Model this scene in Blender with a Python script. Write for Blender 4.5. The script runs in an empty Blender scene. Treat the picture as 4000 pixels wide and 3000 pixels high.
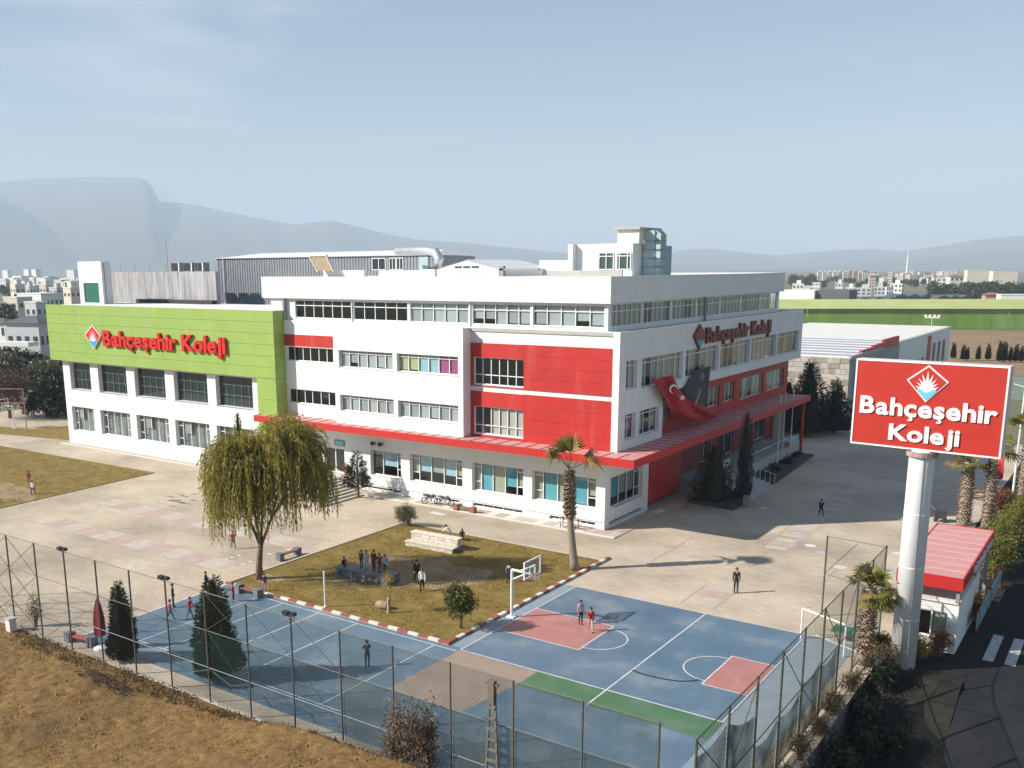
import bpy, math, random
import numpy as np
from mathutils import Vector, Matrix
HAZE_D = 1.7e-4
random.seed(7); rng = np.random.default_rng(7)
SC = bpy.context.scene; COL = SC.collection
# ------------------------------------------------------------------ camera
F, PITCH, ROLL, YAW = 3725.555, math.radians(12.06312), math.radians(-.378293), math.radians(-35.811425)
PX, PY, HC = 1802.713, 1845.1625, 20.0          # principal point of the 4000x3000 photograph, camera height
def _rot():
    cp, sp = math.cos(PITCH), math.sin(PITCH); cy, sy = math.cos(YAW), math.sin(YAW); cr, sr = math.cos(ROLL), math.sin(ROLL)
    Ry = np.array([[cy,-sy,0],[sy,cy,0],[0,0,1]]); B = np.array([[1,0,0],[0,-sp,-cp],[0,cp,-sp]]); Rr = np.array([[cr,-sr,0],[sr,cr,0],[0,0,1]])
    return Rr @ B @ Ry
RM = _rot()                                       # rows: right, down, forward
cd = bpy.data.cameras.new('camera'); cam = bpy.data.objects.new('camera', cd); COL.objects.link(cam); SC.camera = cam
cam.matrix_world = Matrix(((RM[0][0],-RM[1][0],-RM[2][0],0),(RM[0][1],-RM[1][1],-RM[2][1],0),(RM[0][2],-RM[1][2],-RM[2][2],HC),(0,0,0,1)))
cd.sensor_fit = 'HORIZONTAL'; cd.sensor_width = 36; cd.lens = F/4000*36
cd.shift_x = (2000-PX)/4000; cd.shift_y = (PY-1500)/4000; cd.clip_start = .5; cd.clip_end = 40000
# ------------------------------------------------------------------ sky and sun
SUN_EL, SUN_ROT = math.radians(33), math.radians(226.5)
w = bpy.data.worlds.new('World'); SC.world = w; w.use_nodes = True
nt = w.node_tree; nt.nodes.clear()
out = nt.nodes.new('ShaderNodeOutputWorld'); bg = nt.nodes.new('ShaderNodeBackground'); sky = nt.nodes.new('ShaderNodeTexSky')
sky.sky_type = 'NISHITA'; sky.sun_disc = False; sky.sun_elevation = SUN_EL; sky.sun_rotation = SUN_ROT
sky.altitude = 0; sky.air_density = 1.35; sky.dust_density = 0.0; sky.ozone_density = 4.0
bg.inputs['Strength'].default_value = .05
tc = nt.nodes.new('ShaderNodeTexCoord'); mp = nt.nodes.new('ShaderNodeMapping'); mp.inputs['Scale'].default_value = (1.3,1.3,9)
no = nt.nodes.new('ShaderNodeTexNoise'); no.inputs['Scale'].default_value = 2.2; no.inputs['Detail'].default_value = 7; no.inputs['Roughness'].default_value = .55; no.inputs['Distortion'].default_value = .6
rp = nt.nodes.new('ShaderNodeValToRGB'); rp.color_ramp.elements[0].position = .545; rp.color_ramp.elements[1].position = .80
rp.color_ramp.elements[1].color = (.6,.6,.6,1)
mx = nt.nodes.new('ShaderNodeMixRGB'); mx.inputs['Color2'].default_value = (9.0,9.3,9.8,1)
L = nt.links.new
L(tc.outputs['Generated'], mp.inputs['Vector']); L(mp.outputs['Vector'], no.inputs['Vector']); L(no.outputs['Fac'], rp.inputs['Fac'])
L(rp.outputs['Color'], mx.inputs['Fac']); L(sky.outputs['Color'], mx.inputs['Color1']); L(mx.outputs['Color'], bg.inputs['Color']); L(bg.outputs['Background'], out.inputs['Surface'])
sl = bpy.data.lights.new('sun','SUN'); sl.energy = 5.0; sl.angle = math.radians(.6); sl.color = (1,.93,.83)
so = bpy.data.objects.new('sun', sl); COL.objects.link(so); so.location = (-60,-40,80)
so.rotation_euler = Vector((-math.sin(SUN_ROT)*math.cos(SUN_EL), -math.cos(SUN_ROT)*math.cos(SUN_EL), -math.sin(SUN_EL))).to_track_quat('-Z','Y').to_euler()
vs = SC.view_settings; vs.view_transform = 'Standard'; vs.look = 'None'; vs.exposure = 0.88; vs.gamma = 1; vs.use_curve_mapping = False
SC.cycles.use_denoising = True; SC.cycles.max_bounces = 6; SC.cycles.diffuse_bounces = 3; SC.cycles.transparent_max_bounces = 24; SC.cycles.volume_bounces = 1
SC.cycles.caustics_reflective = False; SC.cycles.caustics_refractive = False
# ------------------------------------------------------------------ pixel helpers (a pixel gives a direction; distance comes from what is touched)
ZM = dict(A=(0,900,1.84333),B=(1000,900,1.84333),C=(1800,900,1.84333),D=(2800,900,1.84333),E=(0,1700,1.84333),F=(1000,1700,1.84333),G=(1800,1700,1.84333),H=(2800,1700,1.84333),
          I=(0,2100,1.84333),J=(1000,2100,1.84333),K=(1800,2100,1.84333),L=(2800,2100,1.84333),r=(1250,2000,3.16),R1=(1200,860,2.765),R2=(2000,860,2.765),R3=(2400,1150,2.765),R4=(2400,1600,2.4578),
          R5=(0,950,2.074),R6=(3100,1000,2.4578),R7=(3400,1700,2.37),p=(0,0,.553),W=(750,1580,2.305))
def ray(k, x, y):
    z = ZM[k]; u, v = z[0]+x/z[2], z[1]+y/z[2]
    return RM.T @ np.array([(u-PX)/F, (v-PY)/F, 1.0])
def gr(k, x, y, z=0.0):
    d = ray(k, x, y); t = (z-HC)/d[2]; return Vector((d[0]*t, d[1]*t, z))
def far(k, x, y, dist):
    d = ray(k, x, y); t = dist/math.hypot(d[0], d[1]); return Vector((d[0]*t, d[1]*t, HC+d[2]*t))
# ------------------------------------------------------------------ materials
MATS = {}
def mat(name, col, rough=.6, var=.12, scale=1.0, bump=0.0, bscale=14.0, metal=0.0, col2=None, stretch=None, spec=.5, detail=6, trans=None, wear=None):
    if name in MATS: return MATS[name]
    m = bpy.data.materials.new(name); m.use_nodes = True; n = m.node_tree.nodes; l = m.node_tree.links.new
    b = n['Principled BSDF']; b.inputs['Roughness'].default_value = rough; b.inputs['Metallic'].default_value = metal; b.inputs['Specular IOR Level'].default_value = spec
    g = n.new('ShaderNodeNewGeometry'); vec = g.outputs['Position']
    if stretch:
        q = n.new('ShaderNodeMapping'); q.inputs['Scale'].default_value = stretch; l(vec, q.inputs['Vector']); vec = q.outputs['Vector']
    t = n.new('ShaderNodeTexNoise'); t.inputs['Scale'].default_value = scale; t.inputs['Detail'].default_value = detail; t.inputs['Roughness'].default_value = .62; l(vec, t.inputs['Vector'])
    r = n.new('ShaderNodeValToRGB'); r.color_ramp.elements[0].position = .3; r.color_ramp.elements[1].position = .7
    c2 = col2 or tuple(min(1,c*(1+var)) for c in col); c1 = col if col2 else tuple(c*(1-var) for c in col)
    r.color_ramp.elements[0].color = (*c1,1); r.color_ramp.elements[1].color = (*c2,1)
    l(t.outputs['Fac'], r.inputs['Fac']); l(r.outputs['Color'], b.inputs['Base Color'])
    if wear:                                        # (colour, scale, stretch, threshold, amount)
        wc_,ws_,wst_,wt_,wa_=wear; q2=n.new('ShaderNodeMapping'); q2.inputs['Scale'].default_value=wst_; l(g.outputs['Position'],q2.inputs['Vector'])
        t3=n.new('ShaderNodeTexNoise'); t3.inputs['Scale'].default_value=ws_; t3.inputs['Detail'].default_value=9; t3.inputs['Roughness'].default_value=.65; l(q2.outputs[0],t3.inputs['Vector'])
        r3=n.new('ShaderNodeMapRange'); r3.inputs['From Min'].default_value=wt_; r3.inputs['From Max'].default_value=wt_+.16; r3.inputs['To Max'].default_value=wa_; l(t3.outputs['Fac'],r3.inputs['Value'])
        m3=n.new('ShaderNodeMixRGB'); m3.inputs['Color2'].default_value=(*wc_,1); l(r3.outputs[0],m3.inputs['Fac']); l(r.outputs['Color'],m3.inputs['Color1']); l(m3.outputs['Color'],b.inputs['Base Color'])
    if bump:
        t2 = n.new('ShaderNodeTexNoise'); t2.inputs['Scale'].default_value = bscale; t2.inputs['Detail'].default_value = 5; l(g.outputs['Position'], t2.inputs['Vector'])
        bp = n.new('ShaderNodeBump'); bp.inputs['Strength'].default_value = bump; bp.inputs['Distance'].default_value = .06; l(t2.outputs['Fac'], bp.inputs['Height']); l(bp.outputs['Normal'], b.inputs['Normal'])
    if trans:
        tr = n.new('ShaderNodeBsdfTranslucent'); l(r.outputs['Color'], tr.inputs['Color']); ms = n.new('ShaderNodeMixShader'); ms.inputs[0].default_value = trans
        l(b.outputs[0], ms.inputs[1]); l(tr.outputs[0], ms.inputs[2]); l(ms.outputs[0], n['Material Output'].inputs['Surface'])
    m['_c'] = 1; MATS[name] = m; return m
def glass_mat(name, tint, gloss=1.0, rough=.03):
    m = bpy.data.materials.new(name); m.use_nodes = True; n = m.node_tree.nodes; l = m.node_tree.links.new; n.remove(n['Principled BSDF'])
    t = n.new('ShaderNodeBsdfTransparent'); t.inputs['Color'].default_value = (*tint,1); gl = n.new('ShaderNodeBsdfGlossy'); gl.inputs['Roughness'].default_value = rough
    lw = n.new('ShaderNodeLayerWeight'); lw.inputs['Blend'].default_value = .5; pw = n.new('ShaderNodeMath'); pw.operation = 'POWER'; pw.inputs[1].default_value = 4; l(lw.outputs['Facing'], pw.inputs[0]); fr = n.new('ShaderNodeMath'); fr.operation = 'MULTIPLY_ADD'; fr.inputs[1].default_value = .7; fr.inputs[2].default_value = .05*gloss; l(pw.outputs[0], fr.inputs[0]); x = n.new('ShaderNodeMixShader')
    l(fr.outputs[0], x.inputs[0]); l(t.outputs[0], x.inputs[1]); l(gl.outputs[0], x.inputs[2]); l(x.outputs[0], n['Material Output'].inputs['Surface']); MATS[name] = m; return m
def net_mat(name, col, cover):
    m = bpy.data.materials.new(name); m.use_nodes = True; n = m.node_tree.nodes; l = m.node_tree.links.new; n.remove(n['Principled BSDF'])
    t = n.new('ShaderNodeBsdfTransparent'); d = n.new('ShaderNodeBsdfDiffuse'); d.inputs['Color'].default_value = (*col,1); x = n.new('ShaderNodeMixShader')
    g = n.new('ShaderNodeNewGeometry'); q = n.new('ShaderNodeTexNoise'); q.inputs['Scale'].default_value = .8; q.inputs['Detail'].default_value = 5; l(g.outputs['Position'], q.inputs['Vector'])
    mr = n.new('ShaderNodeMapRange'); mr.inputs['From Min'].default_value = .3; mr.inputs['From Max'].default_value = .7; mr.inputs['To Min'].default_value = cover*.6; mr.inputs['To Max'].default_value = cover*1.3
    l(q.outputs['Fac'], mr.inputs['Value']); l(mr.outputs[0], x.inputs[0]); l(t.outputs[0], x.inputs[1]); l(d.outputs[0], x.inputs[2]); l(x.outputs[0], n['Material Output'].inputs['Surface']); MATS[name] = m; return m
WHITE = mat('white_render',(.74,.745,.735),.7,.035,.35,.05,30,wear=((.50,.49,.46),1.0,(1.6,1.6,.10),.55,.42))
WHITE2 = mat('white_paint',(.76,.76,.76),.45,.03,2)
OFFW = mat('offwhite',(.70,.68,.63),.7,.08,.6)
RED = mat('red_panel',(.46,.020,.016),.5,.10,.6,wear=((.50,.09,.075),.8,(1.2,1.2,.15),.52,.55)); RED2 = mat('red_canopy',(.48,.024,.020),.45,.08,1)
PINK = mat('red_roof_faded',(.56,.29,.28),.6,.10,.9)
GREEN = mat('green_panel',(.27,.40,.085),.5,.08,.6,wear=((.33,.41,.16),.8,(1.0,1.0,.15),.5,.5))
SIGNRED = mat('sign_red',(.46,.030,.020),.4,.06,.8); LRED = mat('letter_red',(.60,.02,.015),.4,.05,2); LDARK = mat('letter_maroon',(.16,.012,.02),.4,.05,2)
BLUEL = mat('logo_blue',(.03,.33,.68),.4,.04,2); TEALL = mat('logo_teal',(.03,.35,.36),.4,.04,2)
FRAME = mat('window_frame',(.76,.77,.78),.4,.03,2)
GLASS = glass_mat('pane_glass',(.90,.94,.95)); GLASSD = glass_mat('dark_glass',(.50,.60,.61),1.5)
ROOM = mat('interior',(.30,.31,.31),.9,.3,.7); SLAB = mat('interior_floor',(.25,.24,.22),.9,.2,.7)
BW = mat('blind_white',(.72,.72,.70),.8,.05,2,trans=.25); BT = mat('blind_turquoise',(.20,.58,.66),.8,.06,2,trans=.2); BC = mat('blind_cream',(.58,.56,.40),.8,.06,2,trans=.2)
BY = mat('blind_yellow',(.62,.60,.30),.8,.06,2); BB = mat('blind_paleblue',(.45,.66,.74),.8,.05,2); BM = mat('blind_magenta',(.52,.10,.28),.8,.05,2); BG = mat('blind_grey',(.55,.54,.54),.8,.06,2,trans=.2)
CURT = mat('curtain',(.62,.58,.50),.9,.18,1.2,stretch=(9,9,.4))
CONC = mat('concrete',(.42,.41,.40),.85,.14,.8,.1,12); STAIN = mat('stained_concrete',(.20,.20,.21),.9,.3,1.1,.08,12,col2=(.50,.49,.50),stretch=(2.6,2.6,.25))
STONE = mat('stone',(.36,.34,.30),.85,.25,3,.25,9); STONEL = mat('pale_stone',(.60,.55,.46),.85,.15,2.5,.2,10); DSTONE = mat('grey_stone',(.16,.17,.18),.85,.35,3,.3,8)
METAL = mat('grey_cladding',(.24,.26,.29),.45,.1,.6,metal=.25); METALL = mat('galvanised',(.58,.60,.62),.38,.1,.8,metal=.6); DUCT = mat('duct_teal',(.34,.45,.47),.7,.12,1)
ROOFM = mat('roof_sheet',(.70,.70,.71),.5,.06,.5); ROOFD = mat('roof_sheet_dark',(.36,.36,.41),.5,.1,.5,metal=.2)
DARK = mat('dark_paint',(.03,.03,.032),.5,.2,3); STEEL = mat('steel_green',(.10,.11,.075),.5,.25,3,metal=.3); RUST = mat('fence_steel',(.13,.12,.10),.6,.3,4,metal=.2); GREY = mat('grey_paint',(.25,.25,.26),.6,.1,2)
TANW = mat('brown_board',(.34,.25,.16),.7,.1,1.5); WOOD = mat('wood',(.22,.10,.06),.7,.2,4); WOODL = mat('wood_pale',(.42,.34,.27),.7,.2,4); PLASTER = mat('beige_panel',(.70,.67,.58),.8,.1,1.4,wear=((.55,.46,.30),1.2,(1,1,1),.55,.6))
BARK = mat('bark',(.20,.13,.08),.9,.35,5,.4,18); PBARK = mat('palm_bark',(.27,.22,.17),.9,.35,4,.5,14,stretch=(1,1,4)); PBOOT = mat('palm_boots',(.30,.15,.075),.9,.4,2.5,col2=(.40,.33,.26))
def leafm(n, a, b, tr=.3, sc=1.6): return mat(n, a, .55, .2, sc, col2=b, trans=tr, spec=.3)
LW = leafm('willow_leaf',(.15,.15,.034),(.48,.40,.085),.42,1.1); LC = leafm('conifer_leaf',(.018,.032,.016),(.055,.075,.032),.1); LP = leafm('palm_leaf',(.10,.13,.03),(.30,.25,.05),.35,2)
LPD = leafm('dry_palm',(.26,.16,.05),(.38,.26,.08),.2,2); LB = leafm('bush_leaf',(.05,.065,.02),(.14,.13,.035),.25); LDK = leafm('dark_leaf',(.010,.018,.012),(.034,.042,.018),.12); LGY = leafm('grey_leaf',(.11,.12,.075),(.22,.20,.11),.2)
LBR = leafm('brown_leaf',(.08,.055,.03),(.20,.15,.08),.15,3); LYE = leafm('yellow_leaf',(.30,.19,.02),(.42,.30,.05),.3); LRD = leafm('rusty_leaf',(.16,.07,.035),(.28,.13,.06),.2); LFAR = leafm('far_leaf',(.030,.045,.020),(.075,.085,.035),.1,.2)
LRO = leafm('round_leaf',(.045,.060,.015),(.20,.19,.04),.3,2.2); LYG = leafm('hedge_leaf',(.10,.12,.02),(.26,.24,.05),.3)
# ------------------------------------------------------------------ object helpers
WL = {}
def tag(o, label=None, cat=None, group=None, kind=None):
    for k, v in (('label',label),('category',cat),('group',group),('kind',kind)):
        if v: o[k] = v
    return o
def wl(o): return WL.get(o.name, Vector((0,0,0))) if o else Vector((0,0,0))
def thing(name, loc, label, cat, group=None, parent=None):
    o = bpy.data.objects.new(name, None); o.empty_display_size = .3; COL.objects.link(o); o.location = Vector(loc); WL[o.name] = Vector(loc)
    return tag(o, label, cat, group)
class MB:
    def __init__(s): s.v=[]; s.f=[]; s.m=[]
    def quad(s,a,b,c,d,m=0): i=len(s.v); s.v+=[tuple(a),tuple(b),tuple(c),tuple(d)]; s.f.append((i,i+1,i+2,i+3)); s.m.append(m)
    def tri(s,a,b,c,m=0): i=len(s.v); s.v+=[tuple(a),tuple(b),tuple(c)]; s.f.append((i,i+1,i+2)); s.m.append(m)
    def poly(s,pts,m=0): i=len(s.v); s.v+=[tuple(p) for p in pts]; s.f.append(tuple(range(i,i+len(pts)))); s.m.append(m)
    def box(s,x0,x1,y0,y1,z0,z1,m=0):
        i=len(s.v); s.v+=[(x,y,z) for z in (z0,z1) for y in (y0,y1) for x in (x0,x1)]
        for f in ((0,2,3,1),(4,5,7,6),(0,1,5,4),(2,6,7,3),(0,4,6,2),(1,3,7,5)): s.f.append(tuple(i+k for k in f)); s.m.append(m)
        return s
    def prism(s,pts,z0,z1,m=0,top=None):          # extruded polygon in xy
        n=len(pts); i=len(s.v); s.v+=[(p[0],p[1],z0) for p in pts]+[(p[0],p[1],z1) for p in pts]
        for k in range(n): s.f.append((i+k,i+(k+1)%n,i+n+(k+1)%n,i+n+k)); s.m.append(m)
        s.f.append(tuple(i+n+k for k in range(n))); s.m.append(m if top is None else top); s.f.append(tuple(i+k for k in reversed(range(n)))); s.m.append(m); return s
    def tube(s,a,b,r0,r1=None,n=6,m=0,cap=True):
        r1 = r0 if r1 is None else r1; a=Vector(a); b=Vector(b); d=(b-a)
        if d.length<1e-6: return s
        d.normalize(); u=d.orthogonal().normalized(); w_=d.cross(u); i=len(s.v)
        for p,r in ((a,r0),(b,r1)):
            for k in range(n): t=2*math.pi*k/n; q=p+(u*math.cos(t)+w_*math.sin(t))*r; s.v.append(tuple(q))
        for k in range(n): s.f.append((i+k,i+(k+1)%n,i+n+(k+1)%n,i+n+k)); s.m.append(m)
        if cap: s.f.append(tuple(i+k for k in reversed(range(n)))); s.m.append(m); s.f.append(tuple(i+n+k for k in range(n))); s.m.append(m)
        return s
    def path(s,pts,rs,n=7,m=0):
        pts=[Vector(p) for p in pts]; i=len(s.v); u=None
        for j,p in enumerate(pts):
            d=(pts[min(j+1,len(pts)-1)]-pts[max(j-1,0)]).normalized()
            u = d.orthogonal().normalized() if u is None else (u-d*u.dot(d)).normalized()
            w_=d.cross(u)
            for k in range(n): t=2*math.pi*k/n; s.v.append(tuple(p+(u*math.cos(t)+w_*math.sin(t))*rs[j]))
        for j in range(len(pts)-1):
            for k in range(n): a=i+j*n; s.f.append((a+k,a+(k+1)%n,a+n+(k+1)%n,a+n+k)); s.m.append(m)
        s.f.append(tuple(i+k for k in reversed(range(n)))); s.m.append(m); e=i+(len(pts)-1)*n; s.f.append(tuple(e+k for k in range(n))); s.m.append(m); return s
    def build(s,name,mats,parent=None,smooth=False,rot=None,loc=None):
        me=bpy.data.meshes.new(name); off=wl(parent)
        me.from_pydata([(v[0]-off[0],v[1]-off[1],v[2]-off[2]) for v in s.v] if off.length else s.v,[],s.f)
        mats = mats if isinstance(mats,(list,tuple)) else [mats]
        for q in mats: me.materials.append(q)
        if len(mats)>1: me.polygons.foreach_set('material_index', s.m)
        if smooth: me.polygons.foreach_set('use_smooth',[True]*len(me.polygons))
        me.update(); o=bpy.data.objects.new(name,me); COL.objects.link(o)
        if parent: o.parent=parent; WL[o.name]=off.copy()
        return o
UNIT = {}
def ub(name, m, parent, x0,x1,y0,y1,z0,z1):       # a cheap box piece that shares its mesh with all boxes of its material
    key=(m.name)
    if key not in UNIT:
        me=bpy.data.meshes.new('box_'+key); q=MB().box(-.5,.5,-.5,.5,-.5,.5); me.from_pydata(q.v,[],q.f); me.materials.append(m); UNIT[key]=me
    o=bpy.data.objects.new(name,UNIT[key]); COL.objects.link(o); off=wl(parent)
    o.location=((x0+x1)/2-off[0],(y0+y1)/2-off[1],(z0+z1)/2-off[2]); o.scale=(x1-x0,y1-y0,z1-z0)
    if parent: o.parent=parent
    return o
def np_mesh(name, V, Q, mats, parent=None, midx=None):
    V=np.asarray(V,dtype=np.float32).reshape(-1,3); Q=np.asarray(Q,dtype=np.int32); k=Q.shape[1]; me=bpy.data.meshes.new(name); off=wl(parent)
    V=V-np.array(off,dtype=np.float32)
    me.vertices.add(len(V)); me.vertices.foreach_set('co',V.ravel()); me.loops.add(Q.size); me.loops.foreach_set('vertex_index',Q.ravel())
    me.polygons.add(len(Q)); me.polygons.foreach_set('loop_start',np.arange(0,Q.size,k,dtype=np.int32))
    for q in (mats if isinstance(mats,(list,tuple)) else [mats]): me.materials.append(q)
    if midx is not None: me.polygons.foreach_set('material_index',np.asarray(midx,dtype=np.int32))
    me.update(calc_edges=True); me.validate(); o=bpy.data.objects.new(name,me); COL.objects.link(o)
    if parent: o.parent=parent; WL[o.name]=off.copy()
    return o
def leaf_quads(P, L_, W_, droop=0.0, dirs=None):  # one folded-flat leaf quad per point
    n=len(P); P=np.asarray(P); d=rng.normal(size=(n,3)) if dirs is None else np.asarray(dirs)+rng.normal(size=(n,3))*.25
    d[:,2]-=droop; d/=np.linalg.norm(d,axis=1)[:,None]+1e-9; r=rng.normal(size=(n,3)); s=np.cross(d,r); s/=np.linalg.norm(s,axis=1)[:,None]+1e-9
    L_=np.broadcast_to(np.asarray(L_,float),(n,))*rng.uniform(.7,1.3,n); W_=np.broadcast_to(np.asarray(W_,float),(n,))*rng.uniform(.7,1.3,n)
    a=P; b=P+d*(L_*.45)[:,None]+s*(W_*.5)[:,None]; c=P+d*L_[:,None]; e=P+d*(L_*.45)[:,None]-s*(W_*.5)[:,None]
    V=np.stack([a,b,c,e],1).reshape(-1,3); Q=np.arange(4*n).reshape(-1,4); return V,Q
def lin(*a): return np.linspace(*a)
# ================================================================== school building
def yp(k,x,y,Y): d=ray(k,x,y); t=Y/d[1]; return d[0]*t, HC+d[2]*t
def xp(k,x,y,X): d=ray(k,x,y); t=X/d[0]; return d[1]*t, HC+d[2]*t
def PT(ori,pl,a,d,z): return (a,pl+d,z) if ori=='F' else (pl-d,a,z)
def obox(mb,ori,pl,a0,a1,d0,d1,z0,z1,m=0):
    if ori=='F': mb.box(a0,a1,pl+d0,pl+d1,z0,z1,m)
    else: mb.box(pl-d1,pl-d0,a0,a1,z0,z1,m)
def oub(name,m,par,ori,pl,a0,a1,d0,d1,z0,z1):
    return ub(name,m,par,a0,a1,pl+d0,pl+d1,z0,z1) if ori=='F' else ub(name,m,par,pl-d1,pl-d0,a0,a1,z0,z1)
def wall(par,ori,pl,a0,a1,z0,z1,holes=(),m=WHITE,depth=.3,name='wall'):
    mb=MB(); A=sorted({a0,a1,*[h[0] for h in holes],*[h[1] for h in holes]}); Z=sorted({z0,z1,*[h[2] for h in holes],*[h[3] for h in holes]})
    for i in range(len(A)-1):
        for j in range(len(Z)-1):
            ca,cz=(A[i]+A[i+1])/2,(Z[j]+Z[j+1])/2
            if any(h[0]<ca<h[1] and h[2]<cz<h[3] for h in holes): continue
            mb.quad(PT(ori,pl,A[i],0,Z[j]),PT(ori,pl,A[i+1],0,Z[j]),PT(ori,pl,A[i+1],0,Z[j+1]),PT(ori,pl,A[i],0,Z[j+1]))
    for h in holes:
        for (p,q) in (((h[0],h[2]),(h[1],h[2])),((h[1],h[2]),(h[1],h[3])),((h[1],h[3]),(h[0],h[3])),((h[0],h[3]),(h[0],h[2]))):
            mb.quad(PT(ori,pl,p[0],0,p[1]),PT(ori,pl,q[0],0,q[1]),PT(ori,pl,q[0],depth,q[1]),PT(ori,pl,p[0],depth,p[1]))
    for (p,q) in (((a0,z0),(a1,z0)),((a1,z0),(a1,z1)),((a1,z1),(a0,z1)),((a0,z1),(a0,z0))):
        mb.quad(PT(ori,pl,p[0],0,p[1]),PT(ori,pl,q[0],0,q[1]),PT(ori,pl,q[0],depth,q[1]),PT(ori,pl,p[0],depth,p[1]))
    return mb.build(name,m,par)
def window(par,ori,pl,a0,a1,z0,z1,cols,rows=(0,1),blinds=None,rec=.2,bar=.07,glass=None,split=None,sill=True,fm=None):
    glass=glass or GLASS; fm=fm or FRAME
    C=list(lin(0,1,cols+1)) if isinstance(cols,int) else list(cols); A=[a0+(a1-a0)*c for c in C]; Z=[z0+(z1-z0)*r for r in rows]
    mb=MB(); d0,d1=rec,rec+.07
    for i,a in enumerate(A):
        lo,hi=(a,a+bar) if i==0 else (a-bar,a) if i==len(A)-1 else (a-bar/2,a+bar/2)
        obox(mb,ori,pl,lo,hi,d0,d1,z0,z1)
    for i in range(len(A)-1):
        al=A[i]+(bar if i==0 else bar/2); ar=A[i+1]-(bar if i==len(A)-2 else bar/2)
        zz = Z if not (split and i in split) else [z0+(z1-z0)*r for r in split[i]]
        for j,z in enumerate(zz):
            lo,hi=(z,z+bar) if j==0 else (z-bar,z) if j==len(zz)-1 else (z-bar/2,z+bar/2)
            obox(mb,ori,pl,al,ar,d0+.002,d1-.002,lo,hi)
    if sill: obox(mb,ori,pl,a0-.04,a1+.04,-.05,rec-.01,z0-.05,z0-.003)
    wn=mb.build('window',fm,par)
    for i in range(len(A)-1):
        zz = Z if not (split and i in split) else [z0+(z1-z0)*r for r in split[i]]
        for j in range(len(zz)-1): oub('pane',glass,wn,ori,pl,A[i]+.03,A[i+1]-.03,d0+.03,d0+.036,zz[j]+.03,zz[j+1]-.03)
        b = blinds[i] if blinds and i<len(blinds) else None
        if b and b[0] is BW: b = (random.choice([BW,BW,BW,BG]), b[1]*random.choice([1,1,1,.97,.9,.72]))
        if b: oub('blind' if b[0] is not CURT else 'curtain',b[0],wn,ori,pl,A[i]+.05,A[i+1]-.05,d1+.05,d1+.07,z1-(z1-z0)*b[1],z1-.04)
    return wn
SB = thing('school_building',(-50,64,0),'white school building with red panels, long window bands and a red canopy','school building')
# holes
YR,YW,XS=64.35,63.3,-31.9
WF=[]                                              # (ori,plane,a0,a1,z0,z1,cols,rows,blinds,...)
L3=(-66.9,-60.85,11.55,12.88); L2=(-66.88,-60.75,7.52,8.86)
R3=(-45.15,-40.3,10.67,12.9); R2=(-45.15,-40.3,6.56,8.86)
wall(SB,'F',YR,-67.12,-59.72,6.1,15.26,[L3,L2])
DT=(0,.09,.2,.36,.52,.68,.84,1)
window(SB,'F',YR,*L3,(0,.15,.33,.49,.67,.84,1),(0,1),glass=GLASSD); window(SB,'F',YR,*L2,(0,.15,.33,.49,.67,.84,1),(0,1),glass=GLASSD,blinds=[None,None,None,None,(BG,.5),None])
# white projecting block
W3a=(-59.2,-52.9,11.42,12.94); W3b=(-52.45,-45.95,11.4,12.94); W2a=(-59.2,-52.88,7.48,8.92); W2b=(-52.42,-45.96,7.44,8.9)
wall(SB,'F',YW,-59.72,-45.45,6.1,15.26,[W3a,W3b,W2a,W2b],depth=.34)
mb=MB(); mb.box(-45.48,-45.45,YW+.345,YR+.1,6.1,15.26); mb.box(-59.72,-59.69,YW+.345,YR,6.1,15.26); mb.box(-59.715,-45.455,YW+.002,YR+.4,15.2,15.262); mb.build('wall',WHITE,SB)
sp={i:(0,.8,1) for i in range(6)}
window(SB,'F',YW,*W3a,6,(0,.82,1),[(BW,1)]*6,rec=.28); window(SB,'F',YW,*W3b,6,(0,.82,1),[(BY,.9),(BY,.88),(BB,.95),(BB,.95),(BM,.97),(BM,.99)],rec=.28)
window(SB,'F',YW,*W2a,6,(0,.82,1),[(BG,1),(BW,1),(BG,.97),(CURT,1),(BW,1),(BG,1)],rec=.28); window(SB,'F',YW,*W2b,6,(0,.82,1),[(BW,1)]*6,rec=.28)
# red field right of the block
wall(SB,'F',YR+.1,-45.45,-32.46,6.1,15.26,[R3,R2],m=WHITE)
def strip(nm,a0,a1,z0,z1,n,m,ori='F',pl=YR,d0=-.0,d1=.1,par=SB,gap=.014):
    h=(z1-z0)/n
    for i in range(n): oub(nm,m,par,ori,pl,a0,a1,d0,d1-.003,z0+i*h+(gap if i else 0),z0+(i+1)*h)
strip('red_panel',-40.28,-32.47,10.53,14.08,4,RED); strip('red_panel',-40.28,-32.47,6.12,10.13,4,RED)
for z0,z1,zw0,zw1 in ((10.53,14.06,10.67,12.9),(6.12,10.1,6.56,8.86)):
    oub('red_panel',RED,SB,'F',YR,-45.44,-40.3,0,.097,zw1+.01,z1); oub('red_panel',RED,SB,'F',YR,-45.44,-45.16,0,.097,z0,zw1); oub('red_panel',RED,SB,'F',YR,-45.15,-40.3,0,.097,z0,zw0-.06)
oub('red_panel',RED,SB,'F',YR-.03,-67.1,-60.83,0,.06,12.95,14.02)
window(SB,'F',YR+.1,*R3,6,(0,.36,1),rec=.12,glass=GLASSD); window(SB,'F',YR+.1,*R2,6,(0,.32,1),[None,None,(CURT,1),(CURT,1),(CURT,1),(CURT,1)],rec=.12)
oub('corner_pier',WHITE,SB,'F',YR,-32.46,-31.9,-.012,.588,6.1,15.26)
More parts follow.
